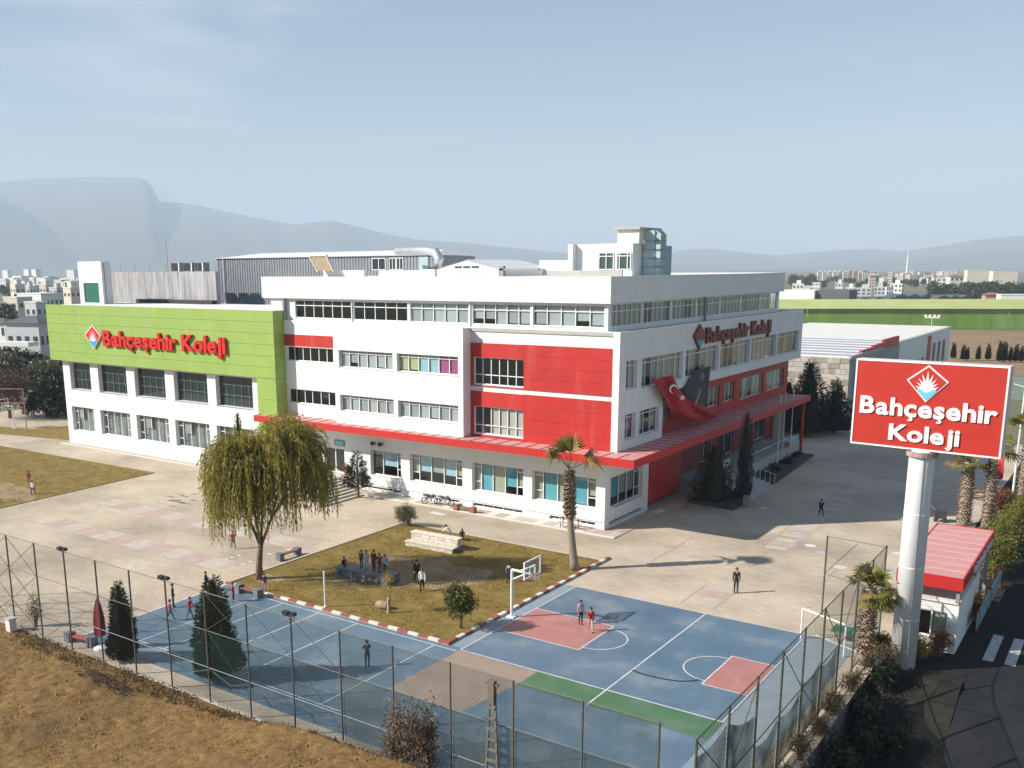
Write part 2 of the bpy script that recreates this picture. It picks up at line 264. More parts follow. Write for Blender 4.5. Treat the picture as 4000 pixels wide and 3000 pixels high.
# side, upper storeys
S3=[(65.5,67.4,10.95,13.1),(68.2,76.15,10.8,13.1),(76.8,84.3,10.8,13.1),(84.75,92.6,10.8,13.1),(93.0,100.6,10.8,13.1),(101.05,108.2,10.8,13.1)]
S2=[(65.5,67.35,7.05,9.02),(68.1,71.7,7.0,9.0)]
wall(SB,'S',XS,YR+.59,109.4,10.0,15.26,S3); wall(SB,'S',XS,YR+.59,72.4,6.1,10.0,S2)
random.seed(3)
for h,nc in zip(S3,(2,7,6,6,6,5)):
    bl=[random.choice([None,None,(BG,1),(CURT,1),(CURT,.98),(BC,.9),(BG,.7)]) for _ in range(nc)]
    window(SB,'S',XS,*h,nc,(0,.82,1),bl,rec=.25)
window(SB,'S',XS,*S2[0],2,(0,.85,1),[(CURT,1),(BM,.7)],rec=.25); window(SB,'S',XS,*S2[1],3,(0,.85,1),[(CURT,.8),None,(BC,.8)],rec=.25)
mb=MB(); mb.box(-33.0,-31.905,72.4,72.43,6.1,10.0); mb.box(-33.2,-31.92,72.4,109.4,9.97,9.995); mb.box(-45,-31.9,109.4,109.43,10,15.26); mb.build('wall',WHITE,SB)
RS=[(74.5,75.9,7.2,9.0),(84.4,87.4,7.15,9.1),(88.45,91.35,7.2,9.1),(92.85,99.8,6.95,9.1),(100.8,106.7,6.95,9.05)]
wall(SB,'S',-32.8,72.43,107.9,6.1,9.97,RS,m=RED,name='red_wall')
for h,nc in zip(RS,(2,3,3,5,4)): window(SB,'S',-32.8,*h,nc,(0,1),[random.choice([None,(CURT,.95),(BC,.8)]) for _ in range(nc)],rec=.2,sill=False)
MB().box(-45,-32.8,107.9,107.93,0,9.97).build('wall',OFFW,SB)
# ledge, top storey, roof parapet
MB().box(-67.1,-31.91,YR+.01,109.39,15.0,15.255).build('ledge',CONC,SB)
mb=MB(); mb.box(-67.1,-31.9,YR,YR+.18,15.26,15.34); mb.box(-59.7,-45.46,YW,YW+.18,15.265,15.34); mb.box(-32.08,-31.9,YR+.18,109.4,15.26,15.34); mb.build('coping',WHITE2,SB)
YT,XT=64.75,-33.15
T=[(-65.9,-58.85,15.57,17.22,6),(-58.55,-52.35,15.55,17.2,5),(-52.05,-45.9,15.55,17.2,5),(-45.5,-39.95,15.53,17.2,5),(-39.7,-33.45,15.57,17.22,5)]
wall(SB,'F',YT,-67.5,XT,15.26,17.4,[t[:4] for t in T],depth=.2)
for i,t in enumerate(T):
    bl = [None]*6 if i<2 else [(BW,1)]*5
    window(SB,'F',YT,*t[:4],t[4],(0,.7,1),bl,rec=.08,glass=GLASSD if i<2 else GLASS)
for x in (-58.7,-45.7): MB().tube((x,YT-.06,15.3),(x,YT-.06,17.35),.05,n=7).build('downpipe',WHITE2,SB)
TS=[(65.3+i*5.55,65.3+i*5.55+5.2,15.6,17.3) for i in range(7)]
wall(SB,'S',XT,YT+.2,104.5,15.26,17.4,TS,m=WHITE,depth=.2)
for t in TS: window(SB,'S',XT,*t,6,(0,.68,1),[random.choice([(CURT,1),(BG,1),(CURT,.97),None]) for _ in range(6)],rec=.05,sill=False)
oub('post',GREY,SB,'S',-32.82,83.0,83.25,0,.15,15.26,17.38)
MB().box(-69.9,-32.78,YR,104.9,17.38,19.3).build('parapet',WHITE,SB)
mb=MB(); mb.box(-69.92,-32.76,YR-.02,YR+.35,19.3,19.36); mb.box(-33.1,-32.76,YR+.35,104.92,19.3,19.36); mb.box(-69.92,-69.6,YR+.35,104.92,19.3,19.36); mb.box(-69.6,-33.1,104.6,104.92,19.3,19.36); mb.build('coping',WHITE2,SB)
wall(SB,'F',YT-.1,-69.0,-67.5,16.2,17.38,name='wall')
# interior: floors and inner walls seen through the panes
mb=MB()
for z in (1.0,6.1,10.1): mb.box(-66.9,-33.4,YR+.5,107,z-.12,z)
mb.box(-66.9,-33.5,YR+.6,104,15.1,15.2)
mb.build('interior_floor',SLAB,SB)
mb=MB(); mb.box(-67,-37,68.6,68.7,0,17.3); mb.box(-36.6,-36.5,68.7,107,0,17.3)
for x in (-60.2,-52.65,-45.7,-39.6): mb.box(x-.05,x+.05,YR+.6,68.6,0,17.3)
mb.box(-67.1,-67.0,YR+.02,109,0,17.38); mb.build('interior_wall',ROOM,SB)
# ground floor
G_=[(-56.8,-53.2,1.6,3.9),(-52.2,-46.45,1.6,4.0),(-45.45,-40.35,1.6,4.0),(-39.5,-33.7,1.6,4.0)]
SL=[(-58,-53.2,.22,.5),(-48.6,-46.8,.22,.5),(-45.4,-40.4,.22,.52),(-37.85,-33.7,.22,.52)]
DOOR=(-62.6,-60.0,1.25,3.6)
wall(SB,'F',64.5,-67.1,-32.9,0,6.0,G_+SL+[DOOR],depth=.4)
cs=(0,.15,.38,.62,.85,1); spl={0:(0,.32,.85,1),4:(0,.32,.85,1)}
window(SB,'F',64.5,*G_[0],(0,.35,.82,1),(0,1),[(BW,.2),(BB,.6),(BB,.5)],rec=.33,split={2:(0,.32,.85,1)})
window(SB,'F',64.5,*G_[1],cs,(0,1),[(BC,.7),(BB,.62),(BG,.6),(BB,.65),(BC,.6)],rec=.33,split=spl)
window(SB,'F',64.5,*G_[2],cs,(0,1),[(BC,1),(BT,1),(BC,1),(BT,.72),(BC,.7)],rec=.33,split=spl)
window(SB,'F',64.5,*G_[3],cs,(0,1),[(BC,1),(BT,1),(BC,1),(BT,.95),(BC,.62)],rec=.33,split=spl)
for s_,nc in zip(SL,(4,2,5,5)): window(SB,'F',64.5,*s_,nc,(0,1),rec=.2,glass=GLASSD,bar=.05,sill=False)
dr=MB(); 
for a,b in ((-62.6,-62.5),(-61.35,-61.25),(-60.1,-60.0)): dr.box(a,b,64.7,64.8,1.25,3.6)
dr.box(-62.5,-60.1,64.705,64.795,3.5,3.6); dr.box(-62.5,-60.1,64.705,64.795,1.25,1.35); dr=dr.build('door',FRAME,SB)
for a in (-62.5,-61.25): oub('pane',GLASSD,dr,'F',64.7,a,a+1.15,.04,.05,1.35,3.5)
oub('handle',DARK,dr,'F',64.7,-61.5,-61.44,-.05,.02,2.1,2.6)
GS=(65.35,71.25,1.48,4.02)
wall(SB,'S',-32.9,64.9,72.3,0,6.0,[GS,(65.3,71.3,.2,.5)],depth=.4)
window(SB,'S',-32.9,*GS,(0,.12,.36,.6,.83,1),(0,1),[(BG,.7),(BT,.72),(BG,.7),(BG,.72),None],rec=.33,split={0:(0,.32,.85,1),4:(0,.32,.85,1)})
window(SB,'S',-32.9,65.3,71.3,.2,.5,5,(0,1),rec=.2,glass=GLASSD,bar=.05,sill=False)
strip('red_panel',72.32,79.6,.45,5.9,3,RED,'S',-33.1,0,.12)
TW=[(76.6,77.9,1.5,4.0),(86.5,88.6,1.5,4.2),(91.0,95.0,1.3,4.3),(97.5,99.0,1.6,4.2),(101.5,105.0,1.4,4.2)]
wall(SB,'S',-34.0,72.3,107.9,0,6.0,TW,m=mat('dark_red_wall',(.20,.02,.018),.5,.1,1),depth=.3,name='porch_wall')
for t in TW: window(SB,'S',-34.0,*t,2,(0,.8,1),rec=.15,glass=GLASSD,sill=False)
# plinth line
MB().box(-56,-32.88,64.46,64.5,.62,.66).build('plinth_line',CONC,SB)
# canopy
CY,CX,CZ0,CZ1=62.0,-29.38,5.75,6.34
xl=yp('W',557,165,CY)[0]; xl=max(-72,min(-66,xl))
cn=MB()
cn.box(xl,CX,CY,CY+.14,CZ0,CZ1); cn.box(CX-.14,CX,CY+.14,105.5,CZ0,CZ1); cn.box(xl,xl+.14,CY+.14,62.95,CZ0,CZ1); cn.box(-33,CX-.14,105.36,105.5,CZ0,CZ1)
cn=cn.build('canopy',RED2,SB)
MB().prism([(xl+.14,CY+.14),(CX-.14,CY+.14),(CX-.14,105.36),(-32.9,105.36),(-32.9,64.48),(-66.9,64.48),(-66.9,62.98),(xl+.14,62.98)],CZ0+.06,CZ0+.1).build('soffit',WHITE2,cn)
n=30; xs=lin(xl+.14,CX-.14,n+1)
for i in range(n):
    a,b=xs[i]+.03,xs[i+1]; yb = YR if (b<-59.72 or a>-45.45) else YW
    if a<-67.12: yb=62.97
    ub('roof_panel',PINK,cn,a,b,CY+.14,yb-.01,CZ1-.10,CZ1-.04); ub('roof_seam',RED2,cn,a-.03,a,CY+.14,yb-.01,CZ1-.10,CZ1-.0)
ys=lin(YR+.6,105.36,34)
for i in range(33):
    xb = -31.92 if ys[i+1]<72.5 else -32.79
    ub('roof_panel',PINK,cn,xb,CX-.14,ys[i]+.03,ys[i+1],CZ1-.10,CZ1-.04); ub('roof_seam',RED2,cn,xb,CX-.14,ys[i],ys[i]+.03,CZ1-.10,CZ1)
ub('roof_panel',PINK,cn,-31.9,CX-.14,YR+.02,YR+.6,CZ1-.10,CZ1-.04)
for y in (104.8,): MB().tube((CX-.5,y,0),(CX-.5,y,CZ0+.06),.16,n=10).build('column',RED2,SB)
# entrance steps on the front
mb=MB(); mb.box(-66.5,-59.4,57.6,64.5,0,1.25); fs=mb.build('entrance_platform',STONEL,SB)
for i in range(7): ub('step',STONEL,fs,-59.4+i*.457,-59.4+(i+1)*.457,57.6,62.7,.0,1.25-(i+1)*.157)
rl=MB(); 
for yy in (57.7,62.6):
    for i in range(8): x=-59.5+i*.46; z=1.25-i*.157; rl.tube((x,yy,max(z,0)),(x,yy,max(z,0)+.95),.025,n=5)
    rl.tube((-59.5,yy,2.2),(-56.28,yy,1.1),.03,n=6); rl.tube((-59.5,yy,1.75),(-56.28,yy,.65),.02,n=5)
rl.build('handrail',FRAME,fs)
# side entrance stairs and porch
mb=MB(); mb.box(-34,-30.2,80.2,104.5,0,1.2); ps=mb.build('porch_platform',CONC,SB)
for i in range(7): ub('step',CONC,ps,-30.2+i*.46,-30.2+(i+1)*.46,80.6,87.2,0,1.2-(i+1)*.15)
rl=MB()
for yy in (80.6,87.1):
    for i in range(8): x=-30.2+i*.46; z=max(1.2-i*.15,0); rl.tube((x,yy,z),(x,yy,z+.95),.022,n=5)
    rl.tube((-30.2,yy,2.15),(-26.98,yy,1.1),.03,n=6)
rl.tube((-30.3,87.1,2.15),(-30.3,104.2,2.15),.03,n=6)
rl.build('handrail',FRAME,ps)
# green wing
YG=63.0; GX0,GX1=-104.9,-67.13
UW=[(-102.3,-98.25,6.52,9.62),(-96.75,-91.5,6.52,9.62),(-90.05,-84.77,6.55,9.62),(-83.3,-77.95,6.55,9.62),(-76.65,-71.2,6.53,9.62)]
VW=[(-102.6,-98.2,1.6,4.45),(-96.97,-91.4,1.65,4.45),(-90.25,-84.65,1.65,4.45),(-83.55,-78.0,1.65,4.45),(-76.9,-71.4,1.65,4.45)]
wall(SB,'F',63.7,-103.65,-69.75,0,9.9,UW+VW,depth=.6)
SCR=mat('grey_screen',(.19,.22,.225),.8,.2,1.5); FRD=mat('dark_frame',(.20,.24,.25),.5,.1,2)
for h in UW: window(SB,'F',63.7,*h,5,(0,.36,.70,1),rec=.5,glass=GLASSD,bar=.035,fm=FRD,blinds=[(SCR,1)]*5)
for h in VW: window(SB,'F',63.7,*h,(0,.16,.39,.62,.84,1),(0,1),rec=.33,split={0:(0,.3,.78,1),4:(0,.3,.78,1)},blinds=[None,random.choice([None,(BG,.5)]),None,None,(BG,.3)])
mb=MB(); mb.box(-103.64,-69.8,64.4,64.45,0,9.9); mb.box(-103.6,-69,68.5,68.6,0,16); mb.build('interior_wall',ROOM,SB)
mb=MB()
for z in (1.0,5.6): mb.box(-103.6,-69.8,64.46,68.5,z-.1,z)
mb.build('interior_floor',SLAB,SB)
mb=MB(); mb.box(-103.65,-103.4,63.72,80,0,9.9); mb.box(-104.8,-67.2,63.2,64.4,9.86,16.0); mb.box(-69.7,-67.2,63.2,64.3,0,9.9); mb.box(-103.65,-67.15,64.4,80,9.9,16.0); mb.build('wall',WHITE,SB)
gz=[9.84+i*(16.24-9.84)/6 for i in range(7)]
for i in range(6): ub('green_panel',GREEN,SB,GX0,GX1,YG,YG+.18,gz[i]+.02,gz[i+1]); ub('green_panel',GREEN,SB,GX1-.18,GX1,YG+.182,YR-.005,gz[i]+.02,gz[i+1]); ub('green_panel',GREEN,SB,GX0,GX0+.18,YG+.182,64.5,gz[i]+.02,gz[i+1])
gl=[0.0,1.95,3.9,5.85,7.8,9.82]
for i in range(5): ub('green_panel',GREEN,SB,-69.75,GX1,YG,YG+.18,gl[i]+.02,gl[i+1]); ub('green_panel',GREEN,SB,GX1-.18,GX1,YG+.182,YR-.005,gl[i]+.02,gl[i+1]); ub('green_panel',GREEN,SB,-69.75,-69.6,YG+.182,63.69,gl[i]+.02,gl[i+1])
for i in range(28): ub('roof_sheet',ROOFM if i%2 else ROOFD,SB,-104.6,-67.3,64.5+i*.38,64.5+i*.38+.36,16.0,16.12+(.05 if i%2 else 0))
# roof structures
pz=19.2
PH=MB().box(-40.3,-35.1,72.6,79,pz,21.92).build('penthouse',WHITE,SB)
MB().box(-40.75,-40.32,72.0,79,pz,21.94).build('wall',WHITE,PH)
window(PH,'F',72.52,-38.15,-36.75,pz+.62,21.22,2,(0,.78,1),rec=.0,glass=GLASSD,sill=False); window(PH,'F',72.52,-36.5,-35.2,pz+.62,21.2,(0,.2,.75,1),(0,.8,1),rec=.0,glass=GLASSD,sill=False)
TK=MB().box(-36.9,-34.95,73.4,77,21.92,23.05).build('tank_room',PLASTER,PH); MB().box(-37.1,-34.75,73.1,77.3,23.05,23.2).build('roof_slab',CONC,TK)
dk=MB(); dk.box(-35.0,-34.0,74.3,75.6,pz,22.95); dk.box(-34.0,-33.5,74.4,75.5,pz,22.6); 
for i in range(5): a=i*math.pi/8; dk.box(-34.0,-33.5+.0-.08*i,74.45,75.45,22.6+.07*i,22.67+.07*i)
dk=dk.build('duct',DUCT,SB)
for z in (20,20.7,21.4,22.1): MB().box(-35.03,-33.47,74.27,75.63,z,z+.03).build('duct_joint',DARK,dk)
dk2=MB(); dk2.box(-35.05,-33.9,76.0,77.6,pz,21.75); dk2.build('duct',DUCT,SB)
ub('box',WHITE2,SB,-35.05,-34.75,74.1,74.28,21.85,22.2)
mb=MB(); mb.box(-42.2,-35.2,71.0,71.2,pz,19.78)
mb.build('roof_upstand',CONC,SB)
MB().box(-48.4,-40.8,80,90,pz,20.7).build('roof_block',WHITE,SB)
# small skylight gable
gx0,gx1=-54.9,-47.9; gy=72.2
mb=MB(); mb.box(gx0,gx1,gy,gy+9,pz,19.95); xm=(gx0+gx1)/2
mb.poly([(gx0,gy,19.95),(gx1,gy,19.95),(xm,gy,20.75)]); mb.poly([(gx0,gy+9,19.95),(gx1,gy+9,19.95),(xm,gy+9,20.75)])
sk=mb.build('skylight',WHITE,SB)
mb=MB(); mb.quad((gx0-.15,gy-.1,19.93),(xm,gy-.1,20.8),(xm,gy+9.1,20.8),(gx0-.15,gy+9.1,19.93)); mb.quad((gx1+.15,gy-.1,19.93),(xm,gy-.1,20.8),(xm,gy+9.1,20.8),(gx1+.15,gy+9.1,19.93)); mb.build('roof',ROOFM,sk)
for i in range(3): ub('pane',GLASSD,sk,xm-1.3+i*.95,xm-1.3+i*.95+.8,gy-.03,gy-.01,20.02,20.22)
mb=MB(); mb.box(-68.9,-63.4,71.8,72.2,pz,19.9); mb.box(-63.4,-56.6,74.0,74.3,pz,19.85); mb.box(-56.6,-54.9,72.0,72.3,pz,19.95); mb.build('roof_upstand',OFFW,SB)
mb=MB(); mb.box(-47.6,-43.6,71.9,72.3,19.82,19.98); mb.box(-47.6,-47.2,71.9,72.3,19.3,20.2); mb.build('cable_tray',GREY,SB)
mb=MB(); mb.poly([(-69.9,71,21.3),(-67.7,71,21.3),(-66.8,71,19.9),(-68.8,71,19.9)]); mb.poly([(-69.9,71.2,21.3),(-67.7,71.2,21.3),(-66.8,71.2,19.9),(-68.8,71.2,19.9)]); mb.build('brown_board',TANW,SB)
for a,b in (((-70,70.95,21.38),(-68.85,70.95,19.8)),((-67.65,70.95,21.38),(-66.65,70.95,19.8))): MB().tube(a,b,.06,n=5).build('board_prop',OFFW,SB)
MB().box(-70,-67.6,70.9,71.25,21.3,21.42).build('board_prop',OFFW,SB)
# big silver duct with bend
mb=MB(); mb.path([(-63.5,77,21.75),(-59.0,76,21.75),(-57.4,75.5,21.55),(-56.8,75.3,20.9),(-57.0,75.2,20.2)],[.34,.38,.45,.48,.4],n=14); mb.build('duct',METALL,SB,smooth=True)
# grey gym hall behind the wing
GH=thing('gym_hall',(-75,85,0),'grey ribbed metal sports hall with a pale low roof behind the green wing','sports hall')
mb=MB()
x=-93.5
while x<-60.6: mb.box(x,x+.30,79.0,79.12,15,21.35); mb.box(x+.30,x+.42,79.05,79.14,15,21.34); x+=.42
mb.build('cladding',METAL,GH)['kind']='stuff'
MB().box(-93.5,-60.5,79.15,86.6,0,21.3).build('wall',METAL,GH)
mb=MB(); mb.quad((-94,78.8,21.36),(-60.3,78.8,21.36),(-61.5,82.4,21.97),(-89,82.4,21.97)); mb.quad((-94,86.8,21.36),(-60.3,86.8,21.36),(-61.5,82.4,21.97),(-89,82.4,21.97)); mb.tri((-60.3,78.8,21.36),(-60.3,86.8,21.36),(-61.5,82.4,21.97)); mb.tri((-94,78.8,21.36),(-94,86.8,21.36),(-89,82.4,21.97)); mb.build('roof',ROOFM,GH)
MB().tube((-92.2,78.9,14),(-92.2,78.9,21.9),.06,n=6).build('downpipe',FRAME,GH)
for x0 in (-68.6,-66.2,-65.2): window(GH,'F',78.96,x0,x0+(1.9 if x0<-68 else .9),19.9,21.15,2,(0,1),rec=0,glass=GLASSD,sill=False)
ub('door',GREEN if 0 else DUCT,GH,-62.2,-61.0,78.93,79.0,19.4,21.2)
# stained concrete block and white tower
SV=thing('service_block',(-100,72,0),'stained concrete roof block with a white stair tower and green glazing','roof block')
MB().box(-108.8,-87.95,74.0,74.5,14,19.85).build('wall',STAIN,SV)
mb=MB(); 
for x in lin(-108.8,-88,8): mb.tube((x,74.05,19.85),(x,74.05,20.9),.03,n=4)
mb.tube((-108.8,74.05,20.9),(-97,74.05,20.9),.03,n=4); mb.build('railing',GREY,SV)
TWR=wall(SV,'F',68.0,-105.55,-100.85,14,21.1,[(-104.7,-101.65,16.3,18.6)],m=WHITE,name='stair_tower')
MB().box(-105.54,-100.86,68.41,69.3,14,21.09).build('wall',WHITE,SV)
for i in range(4): ub('pane',mat('green_glazing',(.03,.16,.11),.15,.1,1),TWR,-104.66+i*.75,-104.66+i*.75+.72,68.12,68.18,16.3,18.55)
mb=MB(); mb.box(-102,-87.9,73.2,73.95,16.15,16.6); mb.build('roof_edge',DARK,SV)
for i,x in enumerate((-96.2,-93.9,-91.9)):
    a=thing('air_conditioner',(x+.8,74.6,19.85),'dark condenser unit standing on top of the stained concrete block','air conditioner','condensers on the concrete block')
    MB().box(x,x+1.6,74.3,75.2,19.86,20.9).build('casing',GREY,a)
    for j in range(5): ub('louvre',DARK,a,x+.1,x+1.35,74.24,74.295,19.98+j*.18,20.12+j*.18)
    ub('side_panel',FRAME,a,x+1.4,x+1.58,74.25,74.295,19.9,20.85)
MB().path([(-99.0,76,19.85),(-99.0,76,24.2)],[.05,.02],n=5).build('mast',GREY,SV)
# ------------------------------------------------------------------ letters and emblems
def glyph(ch):
    cu=bpy.data.curves.new('glyph','FONT'); cu.body=ch; cu.size=1; cu.extrude=.0; cu.offset=.030; cu.resolution_u=3
    o=bpy.data.objects.new('glyph',cu); COL.objects.link(o); bpy.context.view_layer.update()
    me=bpy.data.meshes.new_from_object(o.evaluated_get(bpy.context.evaluated_depsgraph_get())); 
    V=[tuple(v.co) for v in me.vertices]; Fc=[tuple(p.vertices) for p in me.polygons]
    edges={}
    for f in Fc:
        for a,b in zip(f,f[1:]+f[:1]): edges[(min(a,b),max(a,b))]=edges.get((min(a,b),max(a,b)),0)+1
    E_=[k for k,c in edges.items() if c==1]
    bpy.data.objects.remove(o); bpy.data.curves.remove(cu); bpy.data.meshes.remove(me); return V,Fc,E_
GL={}
def tailed(base):                                  # letter with a cedilla built from its plain form and a small hook
    V,Fc,E_=glyph(base); cx=(min(v[0] for v in V)+max(v[0] for v in V))/2+.02; i=len(V)
    H=[(cx-.045,-.0),(cx+.05,-.0),(cx+.05,-.055),(cx+.085,-.10),(cx+.075,-.17),(cx+.01,-.205),(cx-.085,-.195),(cx-.085,-.145),(cx-.015,-.145),(cx+.005,-.11),(cx-.045,-.075)]
    V=V+[(x,y,0) for x,y in H]; q=[(0,1,2,10),(10,2,3,9),(9,3,4,8),(8,4,5),(8,5,6,7)]; n_=len(H)
    return V,Fc+[tuple(i+k for k in f) for f in q],E_+[(i+k,i+(k+1)%n_) for k in range(n_)]
def lettering(par, text, origin, ux, uz, un, width, cap, thick, m, gap=.07):   # letters on a plane: ux right, uz up, un outward
    for ch in set(text):
        if ch!=' ' and ch not in GL: GL[ch]=tailed({'ç':'c','ş':'s'}[ch]) if ch in 'çş' else glyph(ch)
    x=0; pos=[]
    for ch in text:
        if ch==' ': x+=.26; continue
        V=GL[ch][0]; mn=min(v[0] for v in V); mxx=max(v[0] for v in V); pos.append((ch,x-mn)); x+=mxx-mn+(gap if ch!='K' else -.03)
    tot=x-gap; capv=max(v[1] for v in GL['K' if 'K' in text else 'B'][0]); sx=width/tot; sz=cap/capv; ux,uz,un,origin=map(Vector,(ux,uz,un,origin))
    for ch,px_ in pos:
        V,Fc,E_=GL[ch]; mb=MB(); n=len(V)
        for t in (0,thick): mb.v+=[tuple(origin+ux*((v[0]+px_)*sx)+uz*(v[1]*sz)+un*t) for v in V]
        for f in Fc: mb.f.append(tuple(i+n for i in f)); mb.m.append(0); mb.f.append(tuple(reversed(f))); mb.m.append(0)
        for a,b in E_: mb.f.append((a,b,b+n,a+n)); mb.m.append(0)
        mb.build('letter',m,par)
def emblem(par, c, ux, uz, un, w_, h_, base, red, blue, th=.12, rays=True, rw=.06):
    c,ux,uz,un=map(Vector,(c,ux,uz,un)); ky=.15
    def PP(x,y,d): return c+ux*(x*w_/2)+uz*(y*h_/2)+un*d
    def slab(pts,d0,d1,nm,m):
        mb=MB(); n=len(pts); a=[PP(x,y,d0) for x,y in pts]; b=[PP(x,y,d1) for x,y in pts]; mb.poly(b)
        for i in range(n): mb.quad(a[i],a[(i+1)%n],b[(i+1)%n],b[i])
        return mb.build(nm,m,par)
    slab([(0,1),(1,ky),(0,-1),(-1,ky)],0,th,'plate',base)
    s=.9
    slab([(0,s),(s,ky*s),(.55*s,-.36),(-.55*s,-.36),(-s,ky*s)],th,th+.02,'field',red)
    slab([(-.55*s,-.36),(-.28,-.27),(0,-.25),(.28,-.27),(.55*s,-.36),(0,-s)],th+.001,th+.025,'wedge',blue)
    if not rays: return
    for k in range(9):
        a=math.radians(90+(k-4)*19); 
        r=(1.0 if k==4 else .88 if k in (3,5) else .74 if k in (2,6) else .66 if k in (1,7) else .62)
        tip=(math.cos(a)*r*.95,-.30+math.sin(a)*r); bx=math.cos(a)*.18; bz=-.32+math.sin(a)*.16; px,pz_=-math.sin(a)*rw,math.cos(a)*rw
        slab([(bx+px-math.cos(a)*.2,bz+pz_-.1),(tip[0],min(tip[1],.86)),(bx-px-math.cos(a)*.2,bz-pz_-.1)],th+.02,th+.03+.001*k,'ray',WHITE2)
    slab([(-.48,-.34),(-.28,-.21),(0,-.17),(.28,-.21),(.48,-.34),(0,-.25)],th+.03,th+.045,'sun',WHITE2)
FS=thing('facade_sign',(-85,62.9,12.5),'red raised lettering with a diamond emblem on the green facade','sign')
x0,zb=yp('A',757,826,YG); x1,_=yp('A',1640,880,YG); zt=yp('A',757,718,YG)[1]
lettering(FS,'Bahçeşehir Koleji',(x0,YG-.02,zb),(1,0,0),(0,0,1),(0,-1,0),x1-x0,zt-zb,.28,LRED,.045)
ex0,ez0=yp('A',625,765,YG); ex1,ez1=yp('A',738,770,YG); et=yp('A',672,680,YG)[1]; eb=yp('A',688,850,YG)[1]
emblem(FS,((ex0+ex1)/2,YG-.01,(et+eb)/2),(1,0,0),(0,0,1),(0,-1,0),ex1-ex0,et-eb,WHITE2,LRED,BLUEL,.22)
FS2=thing('wall_sign',(-31.8,88,13),'maroon raised lettering with a diamond emblem on the shaded white wall','sign')
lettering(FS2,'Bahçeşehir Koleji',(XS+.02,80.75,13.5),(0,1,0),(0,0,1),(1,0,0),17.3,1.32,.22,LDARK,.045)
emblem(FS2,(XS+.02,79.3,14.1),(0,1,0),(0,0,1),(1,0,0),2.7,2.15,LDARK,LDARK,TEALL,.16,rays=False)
# door sign, loudspeakers, wall units
ds=thing('door_sign',(-60.5,64.4,3.9),'small turquoise name board above the front glass door','sign'); ub('board',TEALL,ds,-61.15,-59.9,64.42,64.48,3.88,4.42)
for z in (4.0,4.18): ub('text_line',WHITE2,ds,-61.0,-60.1,64.405,64.418,z,z+.06)
lsx=yp('F',870,62,64.2)
for i,dx in enumerate((-.45,.45)):
    t=thing('loudspeaker',(lsx[0]+dx,64.2,lsx[1]),'round black horn speaker under the red canopy above the ground floor','loudspeaker','horn speakers under the canopy')
    mb=MB(); mb.path([(lsx[0]+dx,64.45,lsx[1]),(lsx[0]+dx,64.3,lsx[1]),(lsx[0]+dx,64.05,lsx[1])],[.06,.08,.22],n=10); mb.build('horn',DARK,t,smooth=True); ub('bracket',GREY,t,lsx[0]+dx-.03,lsx[0]+dx+.03,64.43,64.5,lsx[1]-.2,lsx[1]+.1)
t=thing('wall_unit',(-32.4,72.6,4.6),'white wall unit with two round fans at the shaded building corner','air conditioner'); MB().box(-33.0,-32.3,71.9,73.4,4.5,5.1).build('casing',WHITE2,t)
for y in (72.35,73.0): MB().tube((-32.3,y,4.8),(-32.27,y,4.8),.2,n=12).build('fan',DARK,t)
# flag and banner on the side wall
def sp_(x,y,X): a,z=xp('R3',x,y,X); return Vector((X,a,z))
Lb=[(400,925),(470,1000),(530,1090),(570,1180),(610,1260),(700,1320),(850,1360),(1010,1372)]; Rb=[(632,870),(668,960),(705,1030),(770,1110),(850,1195),(930,1240),(1050,1290),(1130,1303)]
fl=thing('national_flag',(-31.4,78,9),'large red flag with white crescent and star draped across the shaded wall','flag'); mb=MB(); NS=6; grid=[]
for i,(a,b) in enumerate(zip(Lb,Rb)):
    row=[]
    for j in range(NS+1):
        t=j/NS; X=-31.35+.22*math.sin(i*1.1+j*1.3)-.1*abs(i-3)/4
        row.append(sp_(a[0]+(b[0]-a[0])*t,a[1]+(b[1]-a[1])*t,X))
    grid.append(row)
for i in range(len(grid)-1):
    for j in range(NS): mb.quad(grid[i][j],grid[i][j+1],grid[i+1][j+1],grid[i+1][j])
mb.build('cloth',mat('flag_red',(.42,.012,.018),.75,.1,1.5),fl,smooth=True)
def cresc(cx,cy,r,sx,sy,ang,X,nm):
    pts=[]; n=14; ca,sa=math.cos(ang),math.sin(ang)
    for k in range(n+1): a=math.radians(50+260*k/n); pts.append((math.cos(a)*r,math.sin(a)*r))
    for k in range(n+1): a=math.radians(310-260*k/n); pts.append((math.cos(a)*r*.80+r*.25,math.sin(a)*r*.78))
    mb=MB(); half=len(pts)//2
    W_=[sp_(cx+sx*(x*ca-y*sa),cy+sy*(x*sa+y*ca),X) for x,y in pts]
    for k in range(n): mb.quad(W_[k],W_[k+1],W_[2*n+1-k-1],W_[2*n+1-k])
    mb.build(nm,WHITE2,fl)
cresc(640,1022,46,1,1.1,.9,-31.02,'crescent')
st=[]
for k in range(10): a=math.radians(-90+36*k); r=(34 if k%2==0 else 14); st.append(sp_(735+r*math.cos(a)*1.2,1115+r*math.sin(a),-31.02))
mb=MB(); cc=sp_(735,1115,-31.02)
for k in range(10): mb.tri(cc,st[k],st[(k+1)%10])
mb.build('star',WHITE2,fl)
bn=thing('portrait_banner',(-31.7,82,10),'dark grey banner with a faint suited figure hanging behind the red flag','banner')
mb=MB(); mb.quad(*[sp_(*q,-31.72) for q in ((862,822),(1040,772),(992,1225),(740,1040))]); mb.build('cloth',mat('banner_grey',(.035,.036,.045),.7,.5,.8),bn)
mb=MB(); c0=sp_(948,885,-31.69); ring=[sp_(948+26*math.cos(k*math.pi/6),885+52*math.sin(k*math.pi/6),-31.69) for k in range(12)]
for k in range(12): mb.tri(c0,ring[k],ring[(k+1)%12])
mb.build('head_shape',mat('banner_tone',(.16,.14,.14),.7,.3,2),bn)
